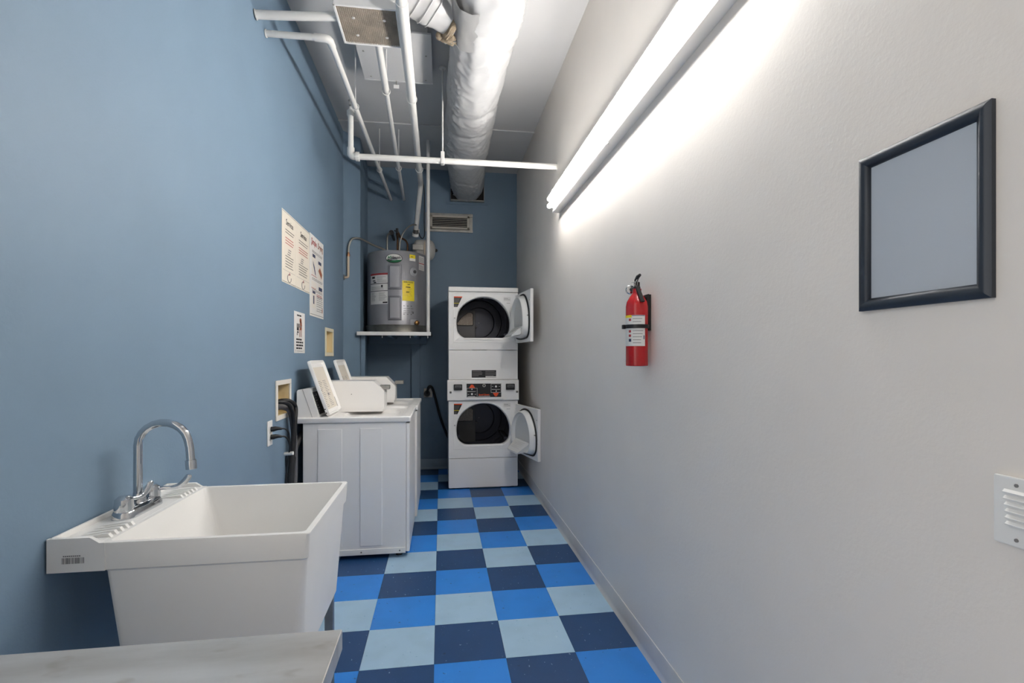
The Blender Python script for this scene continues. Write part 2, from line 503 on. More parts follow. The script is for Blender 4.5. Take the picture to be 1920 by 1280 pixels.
def blade(a, bpt, hub):
    """curved wrist blade handle from the hub, growing to a broad tip"""
    d = Vector(a); h = Vector(hub)
    side = Vector((-d.y, d.x, 0))
    key = [(0, .006, .008, .009), (.25, .012, .006, .006), (.5, .011, .005, .006), (.7, .015, .0055, .008), (.86, .027, .006, .010), (.97, .042, .006, .009), (1.0, .047, .004, .005)]
    path = spline([h + d * (bpt * t) + Vector((0, 0, z)) for t, z, w, th in key], 5)
    rings = []
    for i, p in enumerate(path):
        tg = (path[min(i + 1, len(path) - 1)] - path[max(i - 1, 0)]).normalized()
        nv = side.cross(tg).normalized()
        f = i / (len(path) - 1) * (len(key) - 1); k0 = min(int(f), len(key) - 2); f -= k0
        w = key[k0][2] * (1 - f) + key[k0 + 1][2] * f; th = key[k0][3] * (1 - f) + key[k0 + 1][3] * f
        rings.append([p + side * w * math.cos(2 * PI * k / 14) + nv * th * math.sin(2 * PI * k / 14) for k in range(14)])
    return MB().loft(rings)
for y, dirv, ln in ((1.612, (.98, .20, 0), .098), (1.482, (.30, .954, 0), .085)):
    MB().lathe([(.022, .872), (.023, .885), (.021, .905), (.012, .913), (.002, .914)], (-.852, y, 0)).build('handle_hub', 'chrome', fau)
    blade(dirv, ln, (-.852, y, .886)).build('blade_handle', 'chrome', fau, 50)

# ------------------------------------------------------------------ steel table
tab = root('steel_table', (-.53, .62, 0), 'stained stainless steel table in the foreground below the sink', 'table')
mb = MB().box(-.895, -.176, .20, .931, .762, .80, .003)
mb.build('table_top', 'steel', tab)
for x, y in ((-.86, .24), (-.215, .24), (-.86, .89), (-.215, .89)):
    MB().lathe([(.020, .02), (.020, .765)], (x, y, 0), 'z', 16).build('leg', 'galv', tab)
    MB().lathe([(.012, 0), (.017, .006), (.017, .022)], (x, y, 0), 'z', 12).build('foot', 'black', tab)
MB().box(-.88, -.195, .22, .91, .24, .26, .003).build('lower_shelf', 'galv', tab)

# ------------------------------------------------------------------ washers
def make_washer():
    y0, y1 = 3.25, 3.93
    w = root('washing_machine', (-.55, 3.59, 0), 'white top load washer with open lid and coin box, nearest the sink', 'washing machine', 'coin operated washers along the blue wall')
    MB().box(-.855, -.222, y0, y1, .035, .872, .006).build('cabinet', 'enamel', w)
    for x0, x1 in ((-.765, -.618), (-.508, -.372)):
        MB().box(x0, x1, y0 - .0045, y0 + .002, .085, .832, .0035).build('embossed_panel', 'enamel', w)
    MB().box(-.222, -.200, y0 + .002, y1 - .002, .035, .862, .005).build('front_panel', 'enamel', w)
    MB().box(-.85, -.225, y0 - .005, y0 + .002, .030, .066, .002).build('base_rail', 'enamel', w)
    for x in (-.80, -.50, -.262):
        MB().lathe([(.005, y0 - .0075), (.005, y0 - .004)], (x, 0, .048), 'y', 12).build('screw', 'inkgrey', w)
    for x in (-.80, -.27):
        for y in (y0 + .06, y1 - .06):
            MB().lathe([(.022, 0), (.018, .012), (.012, .036)], (x, y, 0), 'z', 12).build('foot', 'rubber', w)
    # top cover: rounded slab with a sunken deck and the tub mouth
    def ring(x0, x1, ya, yb, z, r): return rr(x0, x1, ya, yb, z, r, 9)
    cx, cy = -.47, (y0 + y1) / 2
    circ = []
    base = ring(-.70, -.25, y0 + .05, y1 - .05, .9, .2)
    for p in base:
        d = Vector((p.x - cx, p.y - cy)); a = math.atan2(d.y, d.x)
        circ.append(a)
    def oval(ra, rb, z): return [Vector((cx + ra * math.cos(a), cy + rb * math.sin(a), z)) for a in circ]
    MB().loft([ring(-.900, -.194, y0 - .008, y1 + .004, .872, .012), ring(-.904, -.191, y0 - .011, y1 + .006, .880, .014), ring(-.904, -.191, y0 - .011, y1 + .006, .900, .014), ring(-.900, -.196, y0 - .006, y1 + .002, .906, .014),
               ring(-.72, -.245, y0 + .03, y1 - .03, .906, .03), ring(-.71, -.255, y0 + .04, y1 - .04, .894, .04), oval(.20, .215, .890), oval(.185, .20, .872), oval(.20, .22, .70)],
              (False, True)).build('top_cover', 'enamel', w, 32)
    # control console
    poly = [(-.893, .905), (-.893, 1.070), (-.886, 1.080), (-.822, 1.090), (-.812, 1.086), (-.757, .905)]
    con = MB().prism(poly, 'y', y0 + .01, y1 - .01).bevel(.003, 2).build('console', 'enamel', w, 20)
    # dark printed face on the sloping front of the console
    e = Vector((-.757 + .812, 0, .905 - 1.086)).normalized(); p0 = Vector((-.812, 0, 1.086)); nrm = Vector((-e.z, 0, e.x))
    if nrm.x < 0: nrm = -nrm
    pl = Plane(p0 + Vector((0, y0 + .01, 0)) + nrm * .0005, (0, 1, 0), -e)
    MBf = MB(); pl.slab(MBf, .02, -.172, .62, -.024, 0, .003, .001); cf = MBf.build('control_face', 'blackglass', con)
    m2 = MB()
    for k in range(7):
        pl.rect(m2, .03, -.05 - k * .016, .03 + .02 + .012 * (k % 3), -.047 - k * .016, .0034)
    pl.ell(m2, .085, -.045, .008, .010, .0034)
    m2.build('control_print', 'paper', cf)
    # frame line of the console end cap
    MB().tube([(-.858, y0 + .0095, 1.082), (-.800, y0 + .0095, .907)], .0012, 6).build('console_seam', 'inkgrey', con)
    # lid, leaning back against the console
    L0, L1 = Vector((-.703, 0, .915)), Vector((-.826, 0, 1.262))
    up = (L1 - L0).normalized(); ln = (L1 - L0).length
    lp = Plane(L0 + Vector((0, y0 + .022, 0)), (0, 1, 0), up)      # outward normal = +x side
    wd = .375
    m3 = MB(); mtx = Matrix((lp.r, lp.u, lp.n)).transposed().to_4x4(); mtx.translation = lp.o
    def lr(i, z, r, bot): 
        return [Vector((p.x, p.y, z)) for p in rr(i, wd - i, bot, ln - i, 0, r, 4)]
    m3.loft([lr(0.002, -.014, .026, 0), lr(0, -.011, .026, 0), lr(0, .006, .026, 0), lr(.001, .008, .026, .002), lr(.009, .008, .022, .008), lr(.018, -.004, .022, .012), lr(.02, -.006, .02, .014)])
    m3.xf(mtx)
    lid = m3.build('lid', 'enamel', w, 32)
    m4 = MB(); lp.poly(m4, [(.03, .035), (wd - .03, .035), (wd - .03, ln - .045), (.03, ln - .045)], -.0052); m4.build('instruction_label', 'lidlabel', lid)
    m5 = MB()
    rn = random.Random(11)
    for k in range(16):
        b0 = .225 - k * .0115
        for q in range(2):
            a0 = .05 + q * .13
            lp.rect(m5, a0, b0, a0 + rn.uniform(.05, .11), b0 + .0028, -.0046)
    lp.rect(m5, .040, .232, .048, .240, -.0046); lp.rect(m5, .050, .165, .085, .172, -.0046); lp.rect(m5, .20, .125, .235, .14, -.0046)
    m5.build('label_print', 'inkgrey', lid)
    m6 = MB(); lp.rect(m6, wd - .034, .03, wd - .022, .10, -.004); m6.build('warning_strip', 'inkgrey', lid)
    for b0 in (.02, .045):
        m7 = MB(); m7.tube([lp(-.003, b0, -.008), lp(.004, b0, -.008)], .004, 8); m7.build('hinge_screw', 'ink', lid)
    # coin box
    cpoly = [(-.86, .914), (-.86, 1.113), (-.478, 1.113), (-.405, 1.037), (-.405, .914)]
    cb = MB().prism(cpoly, 'y', y0 + .405, y0 + .60).bevel(.003, 2).build('coin_box', 'enamel', w, 20)
    MB().box(-.84, -.412, y0 + .41, y0 + .595, .894, .916).build('coin_box_base', 'enamel', cb)
    MB().box(-.445, -.375, y0 + .47, y0 + .55, 1.048, 1.078, .003).build('coin_slide', 'galv', cb)
    m8 = MB()
    m8.box(-.406, -.403, y0 + .44, y0 + .57, .94, 1.03, .001); m8.build('coin_door', 'plastic', cb)
    MB().tube([(-.63, y0 + .4, 1.02), (-.63, y0 + .406, 1.02)], .003, 8).build('rivet', 'inkgrey', cb)
    return w
washer = make_washer()
w2 = copy_tree(washer, None, 'white top load washer with open lid and coin box, farther one toward the dryer', Vector((-.536, 3.59 + .70, 0)))
for ch in w2.children:      # the farther coin slide is pulled out
    if ch.name.startswith('coin_box'):
        for g in ch.children:
            if g.name.startswith('coin_slide'): g.location.x += .035

# ------------------------------------------------------------------ stacked dryer
DY = 4.83
def dx(u): return .073 + (u - 841) * .00519
def dz(v): return 1.963 - (v - 537) * .005155
dry = root('stacked_dryer', (.41, 5.18, 0), 'white stacked coin operated dryer with both round doors open', 'dryer')
X0, X1, DB = .073, .750, 5.54
mb = MB()
mb.box(X0, X0 + .012, DY + .004, DB, .02, 1.915, .002); mb.box(X1 - .012, X1, DY + .004, DB, .02, 1.915, .002); mb.box(X0, X1, DB - .012, DB, .02, 1.915)
mb.box(X0, X1, DY + .02, DB, 1.0, 1.02); mb.box(X0, X1, DY + .004, DB, .02, .04)
mb.build('cabinet', 'enamel', dry)
MB().box(X0 - .002, X1 + .004, DY - .006, DB + .002, 1.917, 1.963, .008, 3).build('top_cover', 'enamel', dry)
MB().box(X0, X1, DY, DY + .015, 1.062, 1.348, .004).build('middle_panel', 'enamel', dry)
MB().box(X0 + .002, X1 - .002, DY, DY + .015, .012, .296, .004).build('kick_panel', 'enamel', dry)
for x in (X0 + .05, X1 - .05):
    MB().lathe([(.02, 0), (.014, .014)], (x, DY + .05, 0), 'z', 12).build('foot', 'rubber', dry)
    MB().box(x - .012, x + .012, DY - .003, DY + .001, .014, .022, .001).build('panel_clip', 'plastic', dry)
open_px = [(770, 258), (900, 275), (1030, 335), (1150, 455), (1225, 590), (1255, 740), (1245, 880), (1215, 955), (1130, 1025), (1000, 1045), (750, 1055), (500, 1045), (385, 1025), (300, 965), (258, 890), (246, 780), (252, 660), (290, 530), (370, 420), (500, 325), (640, 270)]
open_pts = [((a - 752) / 9.847 * .00519, (660 - b) / 9.847 * .005155) for a, b in open_px]
OUT = [Vector((p.x, p.y)) for p in closed_spline([(a, b, 0) for a, b in open_pts], 4)]
def dryer_front(zc, z0, z1, tilt_door, door_z0, door_z1, which):
    cx = .412
    # front panel ring: opening outline joined to the rectangle
    rect = []
    hw0, hw1, h0, h1 = cx - X0, X1 - cx, zc - z0, z1 - zc
    for p in OUT:
        k = min((hw1 / p.x if p.x > 0 else hw0 / -p.x) if p.x else 1e9, (h1 / p.y if p.y > 0 else h0 / -p.y) if p.y else 1e9)
        rect.append(Vector((p.x * k, p.y * k)))
    # pull the nearest points to the four corners
    for cxn, czn in ((hw1, h1), (-hw0, h1), (hw1, -h0), (-hw0, -h0)):
        i = min(range(len(rect)), key=lambda i: (rect[i] - Vector((cxn, czn))).length); rect[i] = Vector((cxn, czn))
    def R(l, s, y): return [Vector((cx + p.x * s, y, zc + p.y * s)) for p in l]
    def lerp(s, y): return [Vector((cx + a.x + (b.x - a.x) * s, y, zc + a.y + (b.y - a.y) * s)) for a, b in zip(OUT, rect)]
    fp = MB().loft([R(rect, 1, DY + .018), R(rect, 1, DY + .001), R(rect, .997, DY), R(OUT, 1.03, DY), R(OUT, 1.005, DY + .004), R(OUT, .985, DY + .012), R(OUT, .975, DY + .05)], (False, False)).build('front_panel', 'enamel', dry, 30)
    # raised border line around the door recess
    zt, zb, xl, xr = zc + .243, zc - .232, X0 + .048, X1 - .03
    pts = [(xl, zb), (xl, zt), (xr, zt), (xr, zb)]
    for a, b in zip(pts, pts[1:] + pts[:1]):
        MB().box(min(a[0], b[0]) - .003, max(a[0], b[0]) + .003, DY - .003, DY + .001, min(a[1], b[1]) - .003, max(a[1], b[1]) + .003, .0022).build('panel_ridge', 'enamel', fp)
    # drum
    dr = MB().loft([[Vector((cx + r * math.cos(2 * PI * k / 48), y, zc - .005 + r * math.sin(2 * PI * k / 48))) for k in range(48)] for r, y in
                    ((.285, DY + .03), (.305, DY + .06), (.306, DY + .12), (.301, DY + .13), (.301, DY + .16), (.306, DY + .17), (.306, DY + .36), (.299, DY + .38), (.306, DY + .40), (.306, DY + .62))], (False, False)).build('drum', 'drum', dry, 50, normals=True)
    MB().lathe([(.306, DY + .60), (.25, DY + .60), (.24, DY + .585), (.17, DY + .585), (.16, DY + .60), (.002, DY + .60)], (cx, 0, zc - .005), 'y', 48, False).build('drum_back', 'drum', dr, 40)
    bp_ = MB().box(cx - .285, cx - .04, DY + .575, DY + .583, zc - .26, zc + .13, .004).build('rear_panel', 'drumgrey', dr)
    sc = [(cx - .235, zc - .035), (cx - .075, zc - .035), (cx - .065, zc - .025), (cx - .065, zc + .085), (cx - .085, zc + .105), (cx - .12, zc + .105), (cx - .19, zc + .055), (cx - .24, zc - .01)]
    MB().prism(sc, 'y', DY + .567, DY + .575).build('air_screen', 'mesh', dr)
    MB().tube([Vector((p[0], DY + .566, p[1])) for p in sc + sc[:1]], .004, 6).build('screen_rim', 'drumgrey', dr)
    for a in (1.45, 3.6, 5.7):
        ca, sa = math.cos(a), math.sin(a)
        q = lambda r, y, off: Vector((cx + r * ca - off * sa, y, zc - .005 + r * sa + off * ca))
        MB().loft([[q(.304, y, -.03), q(.26, y, -.012), q(.255, y, 0), q(.26, y, .012), q(.304, y, .03)] for y in (DY + .10, DY + .13, DY + .56)], (True, True)).build('lifter_baffle', 'drum', dr, 45)
    MB().lathe([(.011, DY + .57), (.011, DY + .56), (.005, DY + .558)], (cx - .03, 0, zc - .05), 'y', 16).build('hub_bolt', 'drumgrey', dr)
    # lint ledge of the opening
    MB().prism([(DY - .004, zc - .207), (DY + .06, zc - .215), (DY + .06, zc - .195), (DY + .002, zc - .190)], 'x', cx - .19, cx + .19).build('lint_ledge', 'enamel', fp)
    # warning label, a dark slanted plate with orange head
    pl = Plane((X0, DY, zc), (1, 0, 0), (0, 0, 1))
    m = MB(); pl.poly(m, [(.050, .108), (.085, .108), (.133, .21), (.050, .21)], .0008); wl = m.build('warning_label', 'inkgrey', fp); wl.data.materials[0] = M['blackglass']
    m = MB(); pl.poly(m, [(.051, .199), (.128, .199), (.133, .21), (.051, .21)], .0013); m.build('orange_header', 'orange', wl)
    m = MB(); pl.poly(m, [(.051, .142), (.1005, .142), (.103, .1465), (.051, .1465)], .0013); m.build('yellow_line', 'yellow', wl)
    m = MB()
    for k in range(4): pl.rect(m, .055, .155 + k * .010, .095 + .004 * k, .158 + k * .010, .0013)
    for k in range(3): pl.rect(m, .055, .114 + k * .008, .08, .1165 + k * .008, .0013)
    m.build('label_text', 'inkgrey', wl)
    m = MB(); pl.rect(m, .535, .172, .605, .21, .0008); rl = m.build('rating_label', 'paper', fp)
    m = MB(); pl.rect(m, .54, .195, .58, .199, .0012); pl.rect(m, .54, .185, .60, .1875, .0012); pl.rect(m, .565, .15, .60, .153, .0012); m.build('rating_print', 'inkgrey', rl)
    MB().box(X0 + .054, X0 + .064, DY - .004, DY + .001, zc - .006, zc + .006, .001).build('door_catch', 'galv', fp)
    # door, hinged on the right and swung out towards the wall
    th = math.radians(tilt_door)
    hx, hy = X1 - .025, DY - .012
    d = Vector((-math.cos(th), -math.sin(th), 0))           # from the hinge to the free edge
    n_in = Vector((-math.sin(th), math.cos(th), 0))         # inner face
    W = .535
    dh = door_z1 - door_z0
    mtx = Matrix((d, Vector((0, 0, 1)), n_in)).transposed().to_4x4(); mtx.translation = Vector((hx, hy, door_z0))
    m = MB().box(0, W, 0, dh, -.03, 0, .006, 2, mtx); door = m.build('door', 'enamel', dry)
    def ringd(s, z, sy=None, dz_=0): return [mtx @ Vector((W / 2 - .005 + p.x * s * .93, dh / 2 + .0 + p.y * (sy or s) * .95 + dz_, z)) for p in OUT]
    MB().loft([ringd(1.0, 0), ringd(.99, .012), ringd(.94, .050), ringd(.90, .058), ringd(.86, .054), ringd(.80, .030), ringd(.5, .022), ringd(.05, .022)], (False, True)).build('door_liner', 'plastic', door, 45)
    g = [p for p in ringd(1.035, .004)]
    MB().tube(g + g[:2], .008, 8, False).build('door_gasket', 'rubber', door)
    # the sloped scoop at the bottom of the liner
    a0, a1 = W * .17, W * .80
    sc = [(a0 + .02, .075), (a1 - .02, .075), (a1, .15), (a0, .15)]
    m = MB()
    top = [mtx @ Vector((a, b, .03)) for a, b in sc]
    bot = [mtx @ Vector((a0 + .05, .050, .135)), mtx @ Vector((a1 - .05, .050, .135)), mtx @ Vector((a1 - .035, .065, .135)), mtx @ Vector((a0 + .035, .065, .135))]
    m.loft([top, bot]).bevel(.006, 2); sco = m.build('lint_scoop', 'plastic', door)
    for k in range(5):
        f = .2 + k * .13
        p0 = mtx @ Vector((a0 + .07, .15 - f * .085 + .004, .03 + f * .105)); p1 = mtx @ Vector((a1 - .07, .15 - f * .085 + .004, .03 + f * .105))
        MB().tube([p0, p1], .0018, 6).build('scoop_rib', 'plastic', sco)
    for b in (.1, dh / 2, dh - .1):
        MB().tube([mtx @ Vector((W - .022, b, -.001)), mtx @ Vector((W - .022, b, .003))], .005, 10).build('door_screw', 'galv', door)
    MB().tube([mtx @ Vector((W - .03, dh / 2, 0)), mtx @ Vector((W - .03, dh / 2, .022))], .006, 10).build('door_strike', 'galv', door)
    for b in (.07, dh - .11):
        MB().box(X1 - .03, X1 - .002, DY - .016, DY - .0005, door_z0 + b, door_z0 + b + .04, .002).build('hinge', 'enamel', door)
dryer_front(dz(596), 1.352, 1.913, 95.5, 1.418, 1.888, 'upper')
dryer_front(dz(797.5), .300, .853, 103, .355, .822, 'lower')
# control panel across the middle
cp = MB().prism([(DY + .02, .857), (DY - .010, .857), (DY - .026, .866), (DY - .022, 1.05), (DY - .012, 1.060), (DY + .02, 1.060)], 'x', X0 - .012, X1 + .006).bevel(.003, 2).build('control_panel', 'enamel', dry)
MB().prism([(DY - .020, .866), (DY - .034, .874), (DY - .031, 1.045), (DY - .020, 1.054)], 'x', dx(871), dx(943)).bevel(.003, 2).build('raised_bezel', 'enamel', cp)
FA = Plane((0, DY - .0335, 0), (1, 0, 0), (0, 0, 1))
fm = MB().box(dx(874), dx(939), DY - .0355, DY - .030, dz(744.5), dz(719), .001); cf = fm.build('control_face', 'blackglass', cp)
FA = Plane((0, DY - .0355, 0), (1, 0, 0), (0, 0, 1))
m = MB(); FA.poly(m, [(dx(878.5), dz(727)), (dx(890), dz(727)), (dx(886), dz(720.8)), (dx(882.5), dz(720.8))], .0008); m.build('upper_arrow', 'orange', cf)
m = MB(); FA.poly(m, [(dx(923), dz(736.5)), (dx(934.5), dz(736.5)), (dx(930.5), dz(743)), (dx(927), dz(743))], .0008); m.build('lower_arrow', 'orange', cf)
m = MB()
def frame_rect(m, u0, v0, u1, v1, t=.0022):
    a0, a1, b0, b1 = dx(u0), dx(u1), dz(v1), dz(v0)
    FA.rect(m, a0, b0, a1, b0 + t, .0009); FA.rect(m, a0, b1 - t, a1, b1, .0009); FA.rect(m, a0, b0, a0 + t, b1, .0009); FA.rect(m, a1 - t, b0, a1, b1, .0009)
frame_rect(m, 874.6, 727.3, 894, 744); frame_rect(m, 919.5, 719.5, 938.6, 736)
for u, v in ((879, 733.6), (924.5, 730)): FA.rect(m, dx(u - 3.6), dz(v + .5), dx(u + 12), dz(v - .3), .0009)
for u, v in ((876, 739), (889, 739), (921, 724.5), (934, 724.5)): FA.rect(m, dx(u), dz(v + .3), dx(u + 3), dz(v - .3), .0009)
FA.rect(m, dx(877), dz(743.4), dx(890), dz(742.6), .0009)
FA.rect(m, dx(895.5), dz(743.2), dx(918), dz(742.3), .0009)
m.build('control_lines', 'paper', cf)
for u, v, r in ((884, 738.5, .010), (929, 724.6, .010), (884, 729.6, .006), (929.4, 733.3, .006)):
    MB().lathe([(r, DY - .0355), (r * .95, DY - .041), (r * .6, DY - .043)], (dx(u), 0, dz(v)), 'y', 20).build('control_button', 'plastic', cf)
MB().lathe([(.016, DY - .0355), (.016, DY - .038), (.012, DY - .038), (.012, DY - .036)], (dx(906.6), 0, dz(722.6)), 'y', 24).build('lock_ring', 'galv', cf)
MB().lathe([(.008, DY - .0355), (.008, DY - .039), (.003, DY - .0395)], (dx(906.6), 0, dz(722.6)), 'y', 16).build('lock_core', 'black', cf)
m = MB(); add_text(m, 'Speed Queen', .021, lambda a, b: FA(dx(906.6) + a, dz(739.8) + b, .001), bold=.0006, sx=.9); m.build('red_lettering', 'orange', cf)
for u0, u1, v0, v1 in ((850.5, 866, 720, 731), (948, 964.5, 719.5, 731)):
    c_ = MB().box(dx(u0), dx(u1), DY - .050, DY - .015, dz(v1), dz(v0), .006).build('coin_drop', 'black', cp)
    MB().box(dx(u0 + 2), dx(u1 - 2), DY - .053, DY - .048, dz(v1 - 4.5), dz(v0 + 2), .002).build('coin_plate', 'hosegrey', c_)
    MB().box(dx(u0 + 4), dx(u1 - 4), DY - .0545, DY - .052, dz(v0 + 5.2), dz(v0 + 4.2)).build('coin_slot', 'black', c_)
for u in (844.6, 969.2):
    l_ = MB().lathe([(.0125, DY - .02), (.0125, DY - .027), (.009, DY - .028)], (dx(u), 0, dz(735)), 'y', 20).build('lock', 'galv', cp)
    MB().lathe([(.006, DY - .027), (.006, DY - .0292), (.001, DY - .0292)], (dx(u), 0, dz(735)), 'y', 12).build('keyhole', 'black', l_)
PM = Plane((0, DY, 0), (1, 0, 0), (0, 0, 1))
m = MB(); PM.rect(m, dx(884), dz(708), dx(930), dz(694), .0008); nl = m.build('notice_label', 'blackglass', dry)
m = MB()
rn = random.Random(5)
for k in range(4):
    for q in range(2):
        a0 = dx(885.5 + q * 24); PM.rect(m, a0, dz(697 + k * 2.7), a0 + rn.uniform(.06, .105), dz(696 + k * 2.7), .0012)
m.build('notice_print', 'inkgrey', nl)
m = MB(); PM.rect(m, dx(910), dz(707.6), dx(930), dz(705.6), .0013); m.build('notice_strip', 'paper', nl)

# ------------------------------------------------------------------ heater shelf
shelf = root('heater_shelf', (-.45, 5.3, 0), 'white edged shelf on blue posts carrying the water heater', 'shelf')
MB().prism([(-.800, 4.925), (-.803, 4.955), (-.770, 5.006), (-.800, 5.718), (-.098, 5.718), (-.098, 4.925)], 'z', 1.512, 1.524).build('shelf_board', 'galv', shelf)
MB().prism([(-.800, 4.920), (-.098, 4.920), (-.098, 4.926), (-.800, 4.926)], 'z', 1.492, 1.527).build('edge_strip', 'plastic', shelf)
MB().box(-.788, -.160, 5.64, 5.716, 1.425, 1.511, .003).build('ledger', 'blue', shelf)
MB().box(-.328, -.235, 5.678, 5.716, .0, 1.424, .003).build('post', 'blue', shelf)
MB().prism([(-.776, 5.003), (-.735, 5.003), (-.735, 5.06), (-.7785, 5.06)], 'z', 0, 1.511).build('post', 'blue', shelf)
for x in (-.565, -.298, -.128):
    MB().lathe([(.0035, 1.468), (.0035, 1.512)], (x, 4.945, 0), 'z', 8).build('bolt', 'plastic', shelf)
for a, b in (((-.50, 4.98), (-.50, 5.64)), ((-.25, 4.98), (-.25, 5.64))):
    MB().box(a[0] - .02, a[0] + .02, a[1], b[1], 1.48, 1.511, .002).build('cross_bearer', 'blue', shelf)
MB().lathe([(.0175, 1.525), (.0175, HC - .001)], (-.125, 4.952, 0), 'z', 14).build('hanger_pole', 'pipe', shelf)

pan = root('drain_pan', (-.458, 5.34, 1.525), 'shallow round galvanised drain pan under the water heater', 'drain pan')
MB().lathe([(.315, 1.5255), (.330, 1.600), (.333, 1.603), (.327, 1.600), (.312, 1.532), (.01, 1.532)], (-.443, 5.345, 0), 'z', 48, True).build('pan', 'galv', pan)
MB().tube([(-.50, 5.02, 1.589), (-.46, 5.014, 1.592), (-.43, 5.013, 1.585), (-.40, 5.015, 1.592)], .0035, 6).build('rim_seam', 'galv', pan)

# ------------------------------------------------------------------ water heater
CX, CY, R = -.455, 5.345, .303
hea = root('water_heater', (CX, CY, 1.533), 'grey cylindrical electric water heater on the wall shelf', 'water heater')
MB().lathe([(R - .006, 1.533), (R, 1.538), (R, 2.335), (R - .004, 2.343), (R - .02, 2.350), (.01, 2.362)], (CX, CY, 0), 'z', 72).build('tank_body', 'heater', hea)
def hp(a, z, off=0): return Vector((CX + (R + off) * math.sin(a), CY - (R + off) * math.cos(a), z))
def hpatch(mb, a0, a1, z0, z1, off, n=6):
    rows = [[hp(a0 + (a1 - a0) * i / n, z, off) for i in range(n + 1)] for z in (z0, z1)]
    return mb.grid(rows)
def hslab(mb, a0, a1, z0, z1, off, inset=.02, n=6):
    ia = inset / R
    o = [[hp(a0 + (a1 - a0) * i / n, z, 0) for i in range(n + 1)] for z in (z0, z1)]
    i_ = [[hp(a0 + ia + (a1 - a0 - 2 * ia) * i / n, z, off) for i in range(n + 1)] for z in (z0 + inset, z1 - inset)]
    loop = lambda g: g[0] + g[1][::-1]
    mb.loft([loop(o), loop(i_)], (False, False)); mb.grid(i_); return mb
for z0, z1 in ((1.955, 2.203), (1.648, 1.891)):
    ap = hslab(MB(), -.206, .221, z0, z1, .014, .004).build('access_panel', 'heater_trim', hea, 25)
    hslab(MB(), -.155, .170, z0 + .016, z1 - .016, .019, .006).build('panel_face', 'heater_panel', ap, 25)
# badge: black-edged oval, white top with lettering, green lower half
def hoval(mb, ac, zc, ra, rz, off, lo=0, hi=2 * PI, n=32):
    pts = [hp(ac + ra / R * math.cos(lo + (hi - lo) * k / n), zc + rz * math.sin(lo + (hi - lo) * k / n), off) for k in range(n + (0 if hi - lo > 6 else 1))]
    return mb.face(pts)
bd = hoval(MB(), -.02, 2.262, .081, .047, .006).build('badge', 'ink', hea)
hoval(MB(), -.02, 2.262, .075, .042, .0072, .25 - .55, PI + .3).build('badge_top', 'paper', bd)
hoval(MB(), -.02, 2.262, .075, .042, .0072, PI + .34, 2 * PI - .34).build('badge_bottom', 'green', bd)
m = MB(); add_text(m, 'Smith', .036, lambda a, b: hp(.062 + a / R, 2.269 + b, .0085), bold=.0004); m.build('badge_lettering', 'ink', bd)
m = MB(); add_text(m, 'AO', .034, lambda a, b: hp(-.155 + a / R, 2.270 + b, .0085), bold=.0015, sx=.8); m.build('badge_emblem', 'green', bd)
# warning and data labels on the left
l1 = hpatch(MB(), -.953, -.224, 1.809, 2.118, .0010, 10).build('warning_label', 'paper', hea)
hpatch(MB(), -.953, -.224, 2.100, 2.118, .0016, 10).build('red_header', 'inkred', l1)
m = MB()
for z in (2.012, 1.938): hpatch(m, -.953, -.224, z, z + .006, .0017, 10)
hpatch(m, -.86, -.72, 2.068, 2.088, .0017); hpatch(m, -.82, -.70, 2.04, 2.05, .0017); hpatch(m, -.78, -.66, 2.022, 2.034, .0017)
hpatch(m, -.40, -.24, 1.818, 1.832, .0017)
hpatch(m, -.46, -.40, 1.975, 2.0, .0017)
m.build('bold_print', 'ink', l1)
m = MB()
rn = random.Random(2)
for k in range(5): hpatch(m, -.62, -.62 + rn.uniform(.2, .36), 2.032 + k * .012, 2.035 + k * .012, .0017)
for k in range(3): hpatch(m, -.90, -.90 + rn.uniform(.35, .6), 1.955 + k * .012, 1.958 + k * .012, .0017)
for k in range(8): hpatch(m, -.90, -.90 + rn.uniform(.12, .24), 1.845 + k * .011, 1.848 + k * .011, .0017); hpatch(m, -.55, -.55 + rn.uniform(.2, .3), 1.845 + k * .011, 1.848 + k * .011, .0017)
m.build('fine_print', 'inkgrey', l1)
# yellow energy label
l2 = hpatch(MB(), .245, .665, 1.845, 2.046, .0010, 8).build('energy_label', 'yellow', hea)
m = MB(); add_text(m, 'ENERGYGUIDE', .021, lambda a, b: hp(.455 + a / R, 2.031 + b, .0018), bold=.0004, sx=.72)
hpatch(m, .42, .50, 2.005, 2.010, .0018); hpatch(m, .36, .52, 1.978, 1.986, .0018); hpatch(m, .37, .48, 1.928, 1.936, .0018)
m.build('energy_lettering', 'ink', l2)
m = MB()
for k in range(7): hpatch(m, .28, .28 + .30 - .02 * (k % 3), 1.895 + k * .012, 1.8968 + k * .012, .0016)
m.build('energy_print', 'brass', l2)
l3 = hpatch(MB(), .49, .71, 2.276, 2.312, .0010).build('yellow_sticker', 'yellow', hea)
hpatch(MB(), .53, .62, 2.288, 2.294, .0016).build('sticker_print', 'ink', l3)
l3 = hpatch(MB(), .49, .71, 2.250, 2.276, .0010).build('white_sticker', 'paper', hea)
l4 = hpatch(MB(), .865, 1.18, 2.172, 2.318, .0010).build('side_label', 'paper', hea)
hpatch(MB(), .865, 1.18, 2.236, 2.244, .0016).build('red_band', 'inkred', l4)
m = MB()
for k in range(4): hpatch(m, .89, 1.12, 2.18 + k * .012, 2.183 + k * .012, .0016); hpatch(m, .89, 1.14, 2.256 + k * .013, 2.259 + k * .013, .0016)
m.build('side_print', 'inkgrey', l4)
